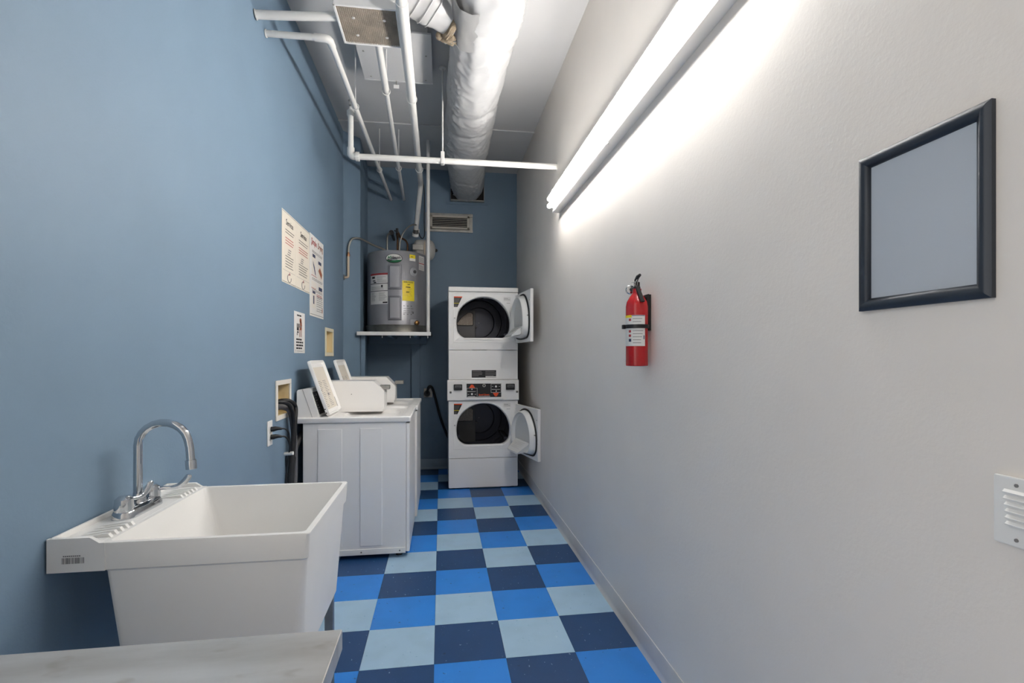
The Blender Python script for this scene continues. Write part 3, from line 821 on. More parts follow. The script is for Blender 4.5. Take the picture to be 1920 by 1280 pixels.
# printed certification marks on the tank
m = MB()
for k, z in enumerate((1.79, 1.766, 1.742, 1.725, 1.707)): 
    for q in range(3): hpatch(m, .28 + q * .125, .28 + q * .125 + (.04 if k in (0, 4) else .10), z, z + (.006 if k in (0, 4) else .003), .0012, 2)
hpatch(m, .60, .635, 1.72, 1.735, .0012, 2)
m.build('certification_print', 'ink', hea)['kind'] = 'stuff'
# element plug, drain valve
def radial(mb, a, z, prof, n=20):
    d = Vector((math.sin(a), -math.cos(a), 0)); s_ = Vector((math.cos(a), math.sin(a), 0)); u_ = Vector((0, 0, 1))
    c = hp(a, z)
    return mb.loft([[c + d * o + (s_ * math.cos(2 * PI * k / n) + u_ * math.sin(2 * PI * k / n)) * r for k in range(n)] for r, o in prof])
pg = radial(MB(), .635, 2.142, [(.045, -.01), (.044, .004), (.040, .006)]).build('port_cover', 'heater_panel', hea)
radial(MB(), .67, 2.142, [(.017, 0), (.017, .012), (.012, .013)]).build('port_plug', 'drumgrey', pg)
dp = hslab(MB(), .50, .78, 1.590, 1.665, .004, .004).build('drain_plate', 'heater_panel', hea)
dv = radial(MB(), .70, 1.627, [(.012, 0), (.012, .02), (.022, .022), (.024, .04), (.016, .048), (.011, .05)]).build('drain_valve', 'brass', hea)
radial(MB(), .70, 1.627, [(.009, .045), (.009, .062), (.006, .063)]).build('valve_stem', 'copper', dv)

# ------------------------------------------------------------------ plumbing over the heater
hb = root('braided_hose', (-.87, 4.875, 2.03), 'beige pipe stub with braided steel hose looping to the heater top', 'hose')
MB().lathe([(.026, -.906), (.026, -.900), (.012, -.897)], (0, 4.862, 2.035), 'x', 20).build('wall_flange', 'galv', hb)
MB().tube(bend([(-.902, 4.862, 2.035), (-.868, 4.862, 2.038), (-.868, 4.866, 2.24)], .022), .0115, 14).build('stub_pipe', 'pexbeige', hb)
MB().lathe([(.016, 2.235), (.016, 2.255), (.012, 2.258), (.012, 2.272)], (-.868, 4.866, 0), 'z', 8).build('hose_nut', 'copper', hb)
MB().tube(spline([(-.868, 4.866, 2.265), (-.863, 4.87, 2.34), (-.838, 4.89, 2.405), (-.79, 4.93, 2.425), (-.74, 5.0, 2.42), (-.68, 5.09, 2.402), (-.60, 5.17, 2.385), (-.565, 5.20, 2.372), (-.56, 5.21, 2.355)]), .010, 12).build('hose', 'braid', hb)

def hose(name, label, cat, pts, r, m, group=None, parts=()):
    rt = root(name, pts[0], label, cat, group)
    return rt
f2 = root('supply_hose', (-.555, 5.30, 2.352), 'short braided supply hose rising from heater to black wall valve', 'hose')
MB().tube(spline([(-.556, 5.30, 2.352), (-.556, 5.31, 2.48), (-.552, 5.33, 2.555), (-.536, 5.42, 2.602), (-.53, 5.56, 2.61), (-.53, 5.66, 2.61)]), .010, 12).build('hose', 'braid', f2)
MB().lathe([(.026, 5.40), (.026, 5.43), (.016, 5.44), (.016, 5.719)], (-.522, 0, 2.605), 'y', 16).build('wall_valve', 'black', f2)
MB().lathe([(.014, 2.352), (.014, 2.378)], (-.556, 5.30, 0), 'z', 8).build('hose_nut', 'galv', f2)
f3 = root('copper_pipe', (-.45, 5.33, 2.352), 'tarnished copper pipe bent over the heater beside black valve', 'pipe')
MB().tube(bend([(-.352, 5.38, 2.350), (-.352, 5.38, 2.485), (-.372, 5.39, 2.525), (-.425, 5.40, 2.552), (-.463, 5.40, 2.63), (-.463, 5.58, 2.632), (-.463, 5.719, 2.632)], .03), .010, 12).build('pipe', 'copper', f3)
MB().tube(bend([(-.452, 5.34, 2.350), (-.452, 5.34, 2.54), (-.462, 5.40, 2.60)], .03), .011, 12).build('riser', 'copper', f3)
MB().box(-.475, -.449, 5.38, 5.42, 2.575, 2.65, .006).build('valve_body', 'black', f3)
MB().tube([(-.492, 5.39, 2.625), (-.475, 5.40, 2.622)], .006, 8).build('valve_handle', 'black', f3)
f4 = root('flexible_conduit', (-.432, 5.30, 2.352), 'thin silver flexible conduit arching from heater to the ceiling pipe', 'conduit')
MB().tube(spline([(-.434, 5.30, 2.352), (-.425, 5.30, 2.47), (-.395, 5.31, 2.575), (-.345, 5.34, 2.65), (-.295, 5.38, 2.69), (-.262, 5.42, 2.70)]), .0075, 10).build('conduit', 'braid', f4)
MB().lathe([(.011, 2.352), (.011, 2.370)], (-.434, 5.30, 0), 'z', 8).build('connector', 'galv', f4)
# expansion tank
et = root('expansion_tank', (-.165, 5.52, 2.35), 'pale round ended expansion tank beside the heater', 'tank')
rt_ = .112
prof = [(.004, -.128)] + [(rt_ * math.sin(k / 6 * PI / 2), -.128 + .06 * (1 - math.cos(k / 6 * PI / 2))) for k in range(1, 7)] + [(rt_, .03), (rt_ + .003, .034), (rt_ + .003, .042), (rt_, .046)] + [(rt_ * math.cos(k / 6 * PI / 2), .05 + .07 * math.sin(k / 6 * PI / 2)) for k in range(0, 6)] + [(.004, .12)]
MB().lathe(prof, (-.178, 5.53, 2.455), 'x', 32).build('tank_shell', 'tank', et)
MB().lathe([(.02, .118), (.016, .135), (.006, .142)], (-.178, 5.53, 2.455), 'x', 12).build('air_valve', 'black', et)
for x in (-.175, -.145):
    MB().tube([(x, 5.415, 2.39), (x, 5.405, 2.455), (x, 5.415, 2.52)], .006, 8).build('strap', 'pexbeige', et)
MB().box(-.30, -.19, 5.40, 5.425, 2.43, 2.49, .004).build('silver_label', 'galv', et)
MB().tube([(-.175, 5.64, 2.455), (-.175, 5.719, 2.455)], .03, 12).build('wall_bracket', 'galv', et)

# ------------------------------------------------------------------ ceiling pipes
def hanger(parent, x, y, z, r):
    h = MB().lathe([(.0045, z + r + .02), (.0045, HC - .001)], (x, y, 0), 'z', 8).build('hanger_rod', 'pipe', parent)
    pts = [(x + (r + .006) * math.cos(a), y, z + (r + .006) * math.sin(a)) for a in [2 * PI * k / 20 for k in range(21)]]
    pts = pts[:5] + [(x + .004, y, z + r + .022)] + pts[6:]
    MB().tube(pts, .0035, 6).build('pipe_loop', 'pipe', h)
pA = root('drain_pipe', (-.58, 4.0, 2.98), 'thin white ceiling pipe with elbow leaving the blue wall', 'pipe')
A0, A1, A2 = Vector((-.910, 2.754, 2.982)), Vector((-.590, 2.754, 2.984)), Vector((-.558, 5.718, 3.053))
MB().tube([A0, A1 + Vector((-.06, 0, 0))], .0165, 14).build('wall_run', 'pipe', pA)
MB().tube(bend([A1 + Vector((-.075, 0, 0)), A1, A1 + (A2 - A1).normalized() * .075], .055), .0205, 14).build('elbow', 'pipe', pA, 60)
MB().tube([A1 + (A2 - A1).normalized() * .06, A2], .0165, 14).build('long_run', 'pipe', pA)
MB().tube([A0 + Vector((.001, 0, 0)), A0 + Vector((.006, 0, 0))], .021, 16).build('wall_flange', 'pipe', pA)
for y in (3.52, 4.76):
    t = (y - A1.y) / (A2.y - A1.y); p = A1 + (A2 - A1) * t; hanger(pA, p.x, y, p.z, .0165)
pB = root('drain_pipe', (-.40, 4.2, 3.02), 'thin white ceiling pipe running from behind the ceiling grille to the back wall', 'pipe')
B1, B2 = Vector((-.345, 2.825, 3.035)), Vector((-.416, 5.718, 3.059))
MB().tube([B1, B2], .0165, 14).build('long_run', 'pipe', pB)
for y, cpl in ((3.36, True), (4.75, False)):
    t = (y - B1.y) / (B2.y - B1.y); p = B1 + (B2 - B1) * t; hanger(pB, p.x, y, p.z, .019)
MB().tube([B1, B1 + (B2 - B1) * .175], .0215, 14).build('sleeve', 'pipe', pB)
pW = root('drain_pipe', (-.72, 2.62, 2.98), 'short white pipe from the blue wall into the side of the ceiling grille box', 'pipe')
MB().tube([(-.910, 2.611, 2.983), (-.725, 2.62, 3.00), (-.525, 2.64, 3.03)], .021, 14).build('wall_run', 'pipe', pW)
MB().tube([(-.910, 2.611, 2.983), (-.905, 2.6115, 2.984)], .025, 16).build('wall_flange', 'pipe', pW)
pC = root('vent_pipe', (-.205, 4.0, 2.96), 'thickest white ceiling pipe, bending down the back wall above the heater', 'pipe')
C0, C1, C2 = Vector((-.176, 1.2, 2.935)), Vector((-.206, 5.21, 3.066)), Vector((-.268, 5.47, 2.665))
MB().tube(bend([C0, C1, C2], .05), .0255, 16).build('pipe', 'pipe', pC, 60)
for y in (3.37, 4.75):
    t = (y - C0.y) / (C1.y - C0.y); p = C0 + (C1 - C0) * t; hanger(pC, p.x, y, p.z, .026)
MB().tube([C0 + (C1 - C0) * .30, C0 + (C1 - C0) * .54], .030, 16).build('sleeve', 'pipe', pC)
d_ = (C2 - C1).normalized()
MB().tube([C2, C2 + d_ * .05], .030, 14).build('coupling', 'galv', pC)
MB().tube([C2 + d_ * .045, C2 + d_ * .075], .036, 14).build('end_bushing', 'plastic', pC)
cab = root('dark_cable', (-.2, 5.6, 2.6), 'thin dark cable hanging in a loop beside the vent pipe', 'cable')
MB().tube(spline([(-.225, 5.714, 3.40), (-.20, 5.68, 3.25), (-.185, 5.66, 3.10), (-.187, 5.66, 2.80), (-.183, 5.65, 2.66), (-.20, 5.62, 2.605), (-.225, 5.58, 2.61), (-.245, 5.545, 2.66)]), .005, 8).build('cable', 'rubber', cab)
MB().box(-.262, -.235, 5.525, 5.555, 2.645, 2.685, .004).build('cable_clamp', 'paper', cab)

# sprinkler pipe
sp_ = root('sprinkler_pipe', (.12, 3.68, 2.72), 'white sprinkler pipe crossing the room with an upright sprinkler head', 'sprinkler pipe')
S0, S1 = Vector((XR - .001, 3.682, 2.729)), Vector((-.640, 3.682, 2.724))
MB().tube([S0, S1 + Vector((.05, 0, 0))], .0215, 16).build('cross_pipe', 'pipe', sp_)
MB().tube(bend([S1 + Vector((.055, 0, 0)), S1, S1 + Vector((0, 0, .06))], .045), .026, 16).build('elbow', 'pipe', sp_, 60)
MB().tube([S1 + Vector((.035, 0, 0)), S1 + Vector((.06, 0, 0))], .0325, 16).build('elbow_collar', 'pipe', sp_)
MB().tube([S1 + Vector((0, 0, .05)), (-.640, 3.682, 3.04)], .0195, 16).build('riser', 'pipe', sp_)
MB().lathe([(.022, 3.01), (.0265, 3.018), (.0265, 3.045), (.020, 3.055), (.0135, 3.06), (.0135, 3.075)], (-.640, 3.682, 0), 'z', 18).build('reducer', 'pipe', sp_)
hd = MB().lathe([(.010, 3.073), (.010, 3.090), (.006, 3.093)], (-.640, 3.682, 0), 'z', 12).build('sprinkler_head', 'galv', sp_)
MB().tube([(-.652, 3.682, 3.09), (-.653, 3.682, 3.105), (-.643, 3.682, 3.122), (-.637, 3.682, 3.122), (-.627, 3.682, 3.105), (-.628, 3.682, 3.09)], .0025, 6).build('head_frame', 'galv', hd)
MB().lathe([(.018, 3.120), (.018, 3.123), (.004, 3.126)], (-.640, 3.682, 0), 'z', 16).build('deflector', 'galv', hd)
MB().lathe([(.006, 2.748), (.006, HC - .006)], (.012, 3.682, 0), 'z', 10).build('hanger_rod', 'pipe', sp_)
MB().lathe([(.028, HC - .004), (.024, HC - .012), (.008, HC - .014)], (.012, 3.682, 0), 'z', 20).build('ceiling_plate', 'pipe', sp_)
MB().box(-.002, .026, 3.656, 3.708, 2.700, 2.790, .006).build('pipe_clamp', 'pipe', sp_)
MB().lathe([(.030, XR - .008), (.026, XR - .001)], (0, 3.682, 2.729), 'x', 20).build('wall_plate', 'pipe', sp_)

# ------------------------------------------------------------------ ceiling air grille
gr = root('ceiling_grille', (-.366, 2.66, 3.0), 'white box air grille with dusty brown screen hanging below the ceiling', 'air grille')
gx0, gx1, gy0, gy1 = -.523, -.212, 2.505, 2.815
mb = MB()
mb.box(gx0 + .004, gx0 + .008, gy0 + .004, gy1 - .004, 3.004, HC - .002); mb.box(gx1 - .008, gx1 - .004, gy0 + .004, gy1 - .004, 3.004, HC - .002)
mb.box(gx0 + .004, gx1 - .004, gy0 + .004, gy0 + .008, 3.004, HC - .002); mb.box(gx0 + .004, gx1 - .004, gy1 - .008, gy1 - .004, 3.004, HC - .002)
mb.build('plenum_box', 'enamel', gr)
for a in ((gx0, gx1, gy0, gy0 + .012), (gx0, gx1, gy1 - .012, gy1), (gx0, gx0 + .012, gy0, gy1), (gx1 - .012, gx1, gy0, gy1)):
    MB().box(*a, 3.0, 3.008, .002).build('frame_bar', 'enamel', gr)
MB().box(gx0 + .01, gx1 - .01, gy0 + .01, gy1 - .01, 3.018, 3.022).build('filter_sheet', 'dirtback', gr)
mb = MB()
n = 30
for k in range(1, n):
    x = gx0 + .012 + (gx1 - gx0 - .024) * k / n
    mb.box(x - .0011, x + .0011, gy0 + .01, gy1 - .01, 3.003, 3.014)
    y = gy0 + .012 + (gy1 - gy0 - .024) * k / n
    mb.box(gx0 + .01, gx1 - .01, y - .0011, y + .0011, 3.003, 3.014)
g_ = mb.build('egg_crate_screen', 'dirtgrille', gr); g_['kind'] = 'stuff'
for x in (.27, .76):
    for y in (.30, .74):
        px, py = gx0 + (gx1 - gx0) * x, gy0 + (gy1 - gy0) * y
        MB().lathe([(.002, 2.9995), (.008, 3.001), (.009, 3.004)], (px, py, 0), 'z', 12).build('screw', 'paper', gr)
        MB().box(px - .03, px + .03, py - .002, py + .002, 3.0015, 3.003).build('screw_bar', 'dirtgrille', gr)

# access panel on the ceiling
ac = root('ceiling_access_panel', (-.31, 3.45, 3.33), 'flat white access panel fixed under the ceiling between the pipes', 'access panel')
MB().box(-.552, -.060, 3.17, 3.735, 3.318, 3.330, .002).build('panel', 'ceil', ac)
MB().box(-.53, -.085, 3.19, 3.715, 3.330, HC - .001).build('frame_box', 'ceil', ac)
MB().box(-.552, -.060, 3.735, 3.747, 3.312, 3.335, .002).build('edge_strip', 'ceil', ac)
for x, y in ((-.51, 3.40), (-.10, 3.40), (-.50, 3.70), (-.11, 3.70)):
    MB().lathe([(.002, 3.3145), (.007, 3.316), (.007, 3.319)], (x, y, 0), 'z', 10).build('screw', 'galv', ac)
MB().lathe([(.004, 3.285), (.004, 3.32)], (-.325, 3.738, 0), 'z', 8).build('eye_hook', 'galv', ac)
MB().box(-.345, -.305, 3.734, 3.740, 3.262, 3.290, .002).build('hook_plate', 'plastic', ac)

# ------------------------------------------------------------------ ducts
du = root('insulated_duct', (.25, 3.5, 3.03), 'fat white wrapped duct running under the ceiling to the back wall', 'duct')
def duct_pt(a, y, kind=0):
    t = (y - 1.0) / 4.7
    base_x, base_z = .252 + .02 * math.sin(y * 1.1) + .045 * max(0, min(1, (y - 4.7) / .8)), 3.222
    rx, rz = .192, .182
    # soft bulges between the bands, tight folds and wrinkles
    rx *= 1 + .030 * math.sin(y * 3.1 + .4) - (.09 if False else 0)
    w = 0
    p = Vector((math.cos(a) * 2.2, y * 3.5, math.sin(a) * 2.2))
    w += .012 * noise.noise(p)
    q = Vector((math.cos(a) * 2.0 + y * 2.0, y * 11 + math.sin(a) * 2.5, math.sin(a) * 2.0))
    w += .004 * (1 - abs(noise.noise(q)) * 2.6)
    q2 = Vector((math.cos(a) * 6 - y * 4, y * 18, math.sin(a) * 6 + 5))
    msk = max(0, noise.noise(Vector((y * 1.9, math.cos(a) * 1.3, math.sin(a) * 1.3 + 9))) + .28)
    w += .016 * max(0, 1 - abs(noise.noise(q2)) * 7) * msk
    q3 = Vector((math.cos(a) * 9 + y * 9, y * 26, math.sin(a) * 9))
    w += .007 * max(0, 1 - abs(noise.noise(q3)) * 5) * msk
    for yb, wd, dp in ((3.02, .03, .010), (3.72, .035, .016), (4.05, .03, .012), (4.65, .035, .014), (5.15, .03, .014)):
        yy = y + .05 * math.sin(a * 2 + yb) 
        w -= dp * math.exp(-((yy - yb) / wd) ** 2)
    if y > 5.35: w -= (y - 5.35) * .06
    return Vector((base_x + (rx + w) * math.cos(a), y, min(base_z + (rz + w) * math.sin(a), HC - .003)))
NA, NY = 96, 440
rows = [[duct_pt(2 * PI * i / NA, 1.0 + 4.70 * j / NY) for i in range(NA)] for j in range(NY + 1)]
MB().loft(rows).build('duct_wrap', 'wrap', du, 70)
# fold of the wrap where the branch joins
rows = []
for j in range(15):
    t = j / 14; y = 2.50 + .32 * t
    rows.append([Vector((.055 + .165 * s - .03 * math.sin(PI * s), y + .05 * s, 3.135 - .085 * s ** .6 - .035 * math.sin(PI * s) + .008 * noise.noise(Vector((s * 6, y * 18, 0))))) for s in [i / 12 for i in range(13)]])
mf = MB().grid(rows); bmesh.ops.solidify(mf.bm, geom=mf.bm.faces[:], thickness=.004); mf.build('wrap_fold', 'wrap', du, 60)
# wall sleeve
mb = MB()
mb.box(.108, .49, 5.66, 5.719, 3.058, 3.070); mb.box(.108, .112, 5.66, 5.719, 3.06, 3.40); mb.box(.486, .49, 5.66, 5.719, 3.06, 3.40)
mb.build('wall_sleeve', 'galv', du)
MB().box(.112, .486, 5.708, 5.719, 3.07, 3.405).build('sleeve_shade_sheet', 'dark', du)  # flat dark sheet, shade of the duct opening put into its colour
MB().box(.06, .54, 5.712, 5.7195, 3.03, 3.058, .002).build('sleeve_flange', 'blue', du)
br = root('branch_duct', (-.08, 2.66, 3.1), 'white branch duct with torn brown insulation joining the fat duct', 'duct')
b0, b1 = Vector((-.2105, 2.615, 3.195)), Vector((.075, 2.755, 3.175))
ax = (b1 - b0)
rows = []
axn = ax.normalized(); sd = axn.cross(Vector((0, 0, 1))).normalized(); upv = sd.cross(axn)
for j in range(40):
    t = j / 39
    sag = .010 * math.sin(t * 9)
    rad = .110 + .003 * math.sin(t * 16)
    rows.append([b0 + ax * t + (sd * math.cos(2 * PI * k / 36) + upv * math.sin(2 * PI * k / 36)) * (rad + .004 * noise.noise(Vector((k * .4, t * 6, 1)))) for k in range(36)])
MB().loft(rows).build('duct_wrap', 'wrap', br, 60)
for t in (.12, .34, .52, .66):
    c = b0 + ax * t
    pts = [c + axn * (.04 * math.sin(2 * PI * k / 32)) + (sd * math.cos(2 * PI * k / 32) + upv * math.sin(2 * PI * k / 32)) * .114 for k in range(33)]
    MB().tube(pts, .0032, 6).build('spiral_seam', 'wrap', br)
rows = []
for j in range(9):
    t = j / 8
    c = b0 + ax * (.86 + .12 * t)
    rows.append([c + (sd * math.cos(2 * PI * k / 40) + upv * math.sin(2 * PI * k / 40)) * (.116 + .016 * math.sin(PI * t) + .02 * noise.noise(Vector((k * .45, t * 4, 7)))) for k in range(40)])
MB().loft(rows).build('torn_insulation', 'fibre', br, 60)
for k, (dx_, dz_, sc_) in enumerate(((.0, -.012, .05), (.05, -.02, .045), (-.045, -.004, .032))):
    c = b1 + Vector((dx_ - .03, .055, -.085 + dz_ * .3))
    bm_ = bmesh.new(); bmesh.ops.create_icosphere(bm_, subdivisions=3, radius=sc_)
    for v in bm_.verts: v.co *= (1 + .45 * noise.noise(v.co * 28 + Vector((k * 9, 0, 0)))); v.co.z *= .62
    bmesh.ops.translate(bm_, verts=bm_.verts[:], vec=c)
    mm = MB(); mm._merge(bm_); mm.build('insulation_tuft', 'fibre', br, 70)
# ragged lip of torn wrap below the insulation
rows = []
for j in range(5):
    rows.append([Vector((-.03 + .20 * i / 18, 2.80 + .035 * j / 4 + .02 * math.sin(i * .35), 3.075 + .022 * (j / 4) ** 2 - .018 * math.sin(PI * i / 18) + .012 * noise.noise(Vector((i * .7, j * .6, 2))))) for i in range(19)])
mf = MB().grid(rows); bmesh.ops.solidify(mf.bm, geom=mf.bm.faces[:], thickness=.004); mf.build('torn_wrap_lip', 'wrap', br, 60)

# ------------------------------------------------------------------ wall register
vr = root('wall_register', (.093, YB, 2.71), 'beige louvred wall register on galvanised plate above the dryer', 'vent')
MB().box(-.173, .36, YB - .006, YB - .001, 2.708, 2.918, .001).build('back_plate', 'galv', vr)
for z0, z1 in ((2.885, 2.918), (2.708, 2.733)):
    MB().box(-.175, .362, YB - .022, YB - .006, z0, z1, .002).build('plate_flange', 'galv', vr)
x0, x1, z0, z1 = -.125, .325, 2.738, 2.890
for a in ((x0, x1, z0, z0 + .024), (x0, x1, z1 - .024, z1), (x0, x0 + .028, z0, z1), (x1 - .028, x1, z0, z1)):
    MB().box(a[0], a[1], YB - .034, YB - .006, a[2], a[3], .003).build('frame_bar', 'beige_metal', vr)
MB().box(x0 + .02, x1 - .02, YB - .010, YB - .006, z0 + .02, z1 - .02).build('shade_backing', 'dark', vr)  # sheet coloured dark as the shade in the slots between louvres
for k in range(5):
    z = z0 + .038 + k * .0195
    MB().box(x0 + .026, x1 - .026, -.009, .009, -.0022, .0022, 0, 2, Matrix.Translation((0, YB - .022, z)) @ Matrix.Rotation(math.radians(16), 4, 'X')).build('louvre', 'beige_metal', vr)
for x in (-.158, .345):
    MB().lathe([(.004, YB - .009), (.004, YB - .006)], (x, 0, 2.81), 'y', 10).build('screw', 'galv', vr)

# dryer outlet and cord
ou = root('dryer_outlet', (-.149, YB, .81), 'grey square outlet with black plug low on the back wall', 'outlet')
MB().box(-.209, -.089, YB - .007, YB - .001, .812, .936, .002).build('wall_box_plate', 'blue', ou)
MB().box(-.192, -.096, YB - .012, YB - .006, .822, .925, .003).build('receptacle', 'beige_metal', ou)
cd = root('power_cord', (-.15, 5.66, .5), 'black dryer power cord with round plug trailing behind the dryer', 'cord')
MB().lathe([(.034, YB - .045), (.034, YB - .02), (.030, YB - .0125)], (-.155, 0, .868), 'y', 20).build('plug', 'rubber', cd)
MB().tube(spline([(-.155, YB - .035, .868), (-.15, YB - .05, .905), (-.13, YB - .055, .948), (-.10, YB - .05, .935), (-.075, YB - .03, .86), (-.045, YB - .025, .74), (0, YB - .025, .57), (.07, YB - .03, .39), (.15, YB - .04, .25)]), .014, 10).build('cord', 'rubber', cd)

# ------------------------------------------------------------------ things on the left wall
def left_plane(y, z): return Plane((XL, y, z), (0, 1, 0), (0, 0, 1))
def words(pl, mb, a0, a1, b, h, rn, c=.0032, mn=.012, mx=.04):
    a = a0
    while a < a1 - mn:
        w = min(rn.uniform(mn, mx), a1 - a); pl.rect(mb, a, b, a + w, b + h, c); a += w + .006
def service_sheet(y0, y1, label):
    pl = left_plane(y0, 1.725); w = y1 - y0; h = .425
    m = MB(); pl.slab(m, 0, 0, w, h, .0005, .0022, .0005); o = m.build('service_sign', 'cream'); tag(o, label, 'sign', 'service instruction sheets')
    m = MB(); add_text(m, 'Service', .050, lambda a, b: pl(w * .52 + a, h - .062 + b, .003), bold=.0008); m.build('heading_lettering', 'ink', o)
    rn = random.Random(int(y0 * 100))
    m = MB()
    for b in (.316, .300, .160, .144, .128, .112, .096): pl.rect(m, .06, b, w * rn.uniform(.72, .86), b + .0045, .0032)
    m.build('body_print', 'inkdim', o)
    m = MB()
    for b in (.268, .252, .236): pl.rect(m, .06, b, w * rn.uniform(.72, .86), b + .0045, .0032)
    m.build('red_print', 'inkred', o)
    m = MB(); pl.rect(m, .012, .074, w - .012, .0755, .003); pl.rect(m, .004, .006, w - .004, .009, .003); pl.rect(m, .004, h - .009, w - .004, h - .006, .003)
    for k in range(3): pl.rect(m, .10 + .01 * k, .175 + k * .014, .16 + .008 * k, .181 + k * .014, .003)
    m.build('rule_lines', 'inkgrey', o)
    m = MB()
    pts = [pl(w * .5 + .036 * math.cos(a), .036 + .024 * math.sin(a), .003) for a in [k / 20 * 2 * PI * .85 + 1.2 for k in range(21)]]
    m.tube(pts, .0022, 6); m.build('round_arrow', 'inkgrey', o)
    m = MB(); pl.poly(m, [(w * .5 - .012, .052), (w * .5 + .022, .058), (w * .5 + .004, .074)], .0035); m.build('arrow_tip', 'inkred', o)
service_sheet(3.026, 3.303, 'cream instruction sheet headed Service, nearer to the sink')
service_sheet(3.306, 3.634, 'cream instruction sheet headed Service, next to the drying poster')
pl = left_plane(3.640, 1.578); w, h = .408, .583
m = MB(); pl.slab(m, 0, 0, w, h, .0005, .0024, .0005); o = m.build('drying_poster', 'paper'); tag(o, 'tall white poster headed Simple Drying with pictures on the blue wall', 'poster')
m = MB(); add_text(m, 'Simple', .064, lambda a, b: pl(.115 + a, h - .05 + b, .003), bold=.0012, sx=.88); m.build('red_heading', 'inkred', o)
m = MB(); add_text(m, 'Drying', .064, lambda a, b: pl(.30 + a, h - .05 + b, .003), bold=.0012, sx=.88); m.build('heading_lettering', 'inkbrown', o)
m = MB()
for a0, b0, a1, b1 in ((.05, .30, .18, .44), (.22, .285, .37, .42), (.24, .20, .37, .255), (.04, .20, .19, .25), (.05, .06, .16, .17)): pl.rect(m, a0, b0, a1, b1, .003)
m.build('picture_panels', 'offwhite', o)
m = MB()
pl.rect(m, .07, .425, .15, .448, .0035); pl.rect(m, .24, .40, .33, .424, .0035); pl.rect(m, .07, .165, .15, .182, .0035); pl.rect(m, .25, .205, .36, .232, .0035); pl.rect(m, .09, .09, .12, .15, .0035)
pl.poly(m, [(.08, .40), (.13, .36), (.17, .30), (.14, .31), (.09, .37)], .0035)
m.build('dark_pictures', 'inknavy', o)
m = MB(); pl.poly(m, [(.24, .35), (.29, .38), (.36, .34), (.34, .30), (.28, .33)], .0035); pl.rect(m, .035, .50, .05, .512, .0035); pl.ell(m, .36, .06, .012, .02, .0035)
m.build('brown_pictures', 'inkbrown', o)
m = MB(); rn = random.Random(9)
for b in (.468, .458, .272, .262, .192, .182, .15, .14, .125, .11, .095, .08, .06, .045): words(pl, m, .19 if b < .16 else .06, .37, b, .005, rn)
pl.rect(m, .01, .012, .40, .016, .0035)
m.build('body_print', 'inkgrey', o)
m = MB()
for b in (.165, .155): words(pl, m, .19, .36, b, .005, rn)
words(pl, m, .04, .20, .290, .005, rn); words(pl, m, .04, .18, .20, .005, rn)
m.build('red_print', 'inkred', o)
# small poster
pl = left_plane(3.268, 1.311); w, h = .245, .266
m = MB(); pl.slab(m, 0, 0, w, h, .0005, .0018, .0005); o = m.build('notice_poster', 'paper'); tag(o, 'small white notice with washer picture and four bold black text lines', 'poster')
m = MB(); rn = random.Random(4)
for k in range(4): words(pl, m, .042, .20, .083 - k * .019, .011, rn, .0026, .03, .06)
words(pl, m, .06, .18, .238, .010, rn, .0026, .02, .04); pl.rect(m, .05, .012, .19, .0145, .0026); pl.rect(m, .025, .008, .03, .022, .0026); pl.rect(m, .215, .008, .22, .022, .0026)
pl.rect(m, .055, .145, .10, .165, .0026); pl.rect(m, .06, .13, .095, .14, .0026)
m.build('bold_lettering', 'ink', o)
m = MB(); pl.rect(m, .052, .165, .12, .19, .0026); pl.rect(m, .055, .115, .075, .128, .0026); pl.poly(m, [(.12, .165), (.17, .165), (.165, .19), (.13, .192)], .0027); m.build('grey_picture', 'inkgrey', o)
m = MB(); pl.ell(m, .14, .212, .024, .016, .0028); pl.poly(m, [(.125, .208), (.165, .205), (.172, .178), (.15, .17), (.125, .185)], .0028); pl.rect(m, .115, .105, .128, .15, .0028); pl.rect(m, .15, .105, .163, .15, .0028)
pl.poly(m, [(.115, .15), (.165, .15), (.17, .168), (.12, .168)], .0028)
m.build('brown_picture', 'inkbrown', o)

def valve_box(y0, y1, z0, z1, hole, m_frame, label):
    r = root('valve_box', (XL, (y0 + y1) / 2, z0), label, 'valve box', 'recessed washer valve boxes')
    hy0, hy1, hz0, hz1 = hole
    cc = lambda a, b, c, d, nm='frame_bar': MB().box(XL + .0005, XL + .008, a, b, c, d, .002).build(nm, m_frame, r)
    cc(y0, y1, z0, hz0 + .003); cc(y0, y1, hz1 - .003, z1); cc(y0, hy0 + .003, hz0 + .0032, hz1 - .0032); cc(hy1 - .003, y1, hz0 + .0032, hz1 - .0032)
    mb = MB(); D = .09
    mb.box(XL - D, XL - D + .004, hy0 + .001, hy1 - .001, hz0 + .001, hz1 - .001)
    mb.box(XL - D, XL, hy0 + .001, hy0 + .004, hz0 + .001, hz1 - .001); mb.box(XL - D, XL, hy1 - .004, hy1 - .001, hz0 + .001, hz1 - .001)
    mb.box(XL - D, XL, hy0 + .001, hy1 - .001, hz0 + .001, hz0 + .004); mb.box(XL - D, XL, hy0 + .001, hy1 - .001, hz1 - .004, hz1 - .001)
    mb.build('recess', 'ivorydeep', r)
    for f in (.35, .65):
        y = hy0 + (hy1 - hy0) * f
        MB().lathe([(.011, hz0 + .06), (.011, hz0 + .085), (.007, hz0 + .088), (.007, hz0 + .11)], (XL - .05, y, 0), 'z', 12).build('valve', 'brass', r)
    return r
valve_box(4.103, 4.397, 1.290, 1.520, BOX1, 'ivory', 'ivory recessed valve box on the blue wall, farther and higher one')
valve_box(2.910, 3.190, .928, 1.154, BOX2, 'offwhite', 'off white recessed valve box with black hoses coming out')
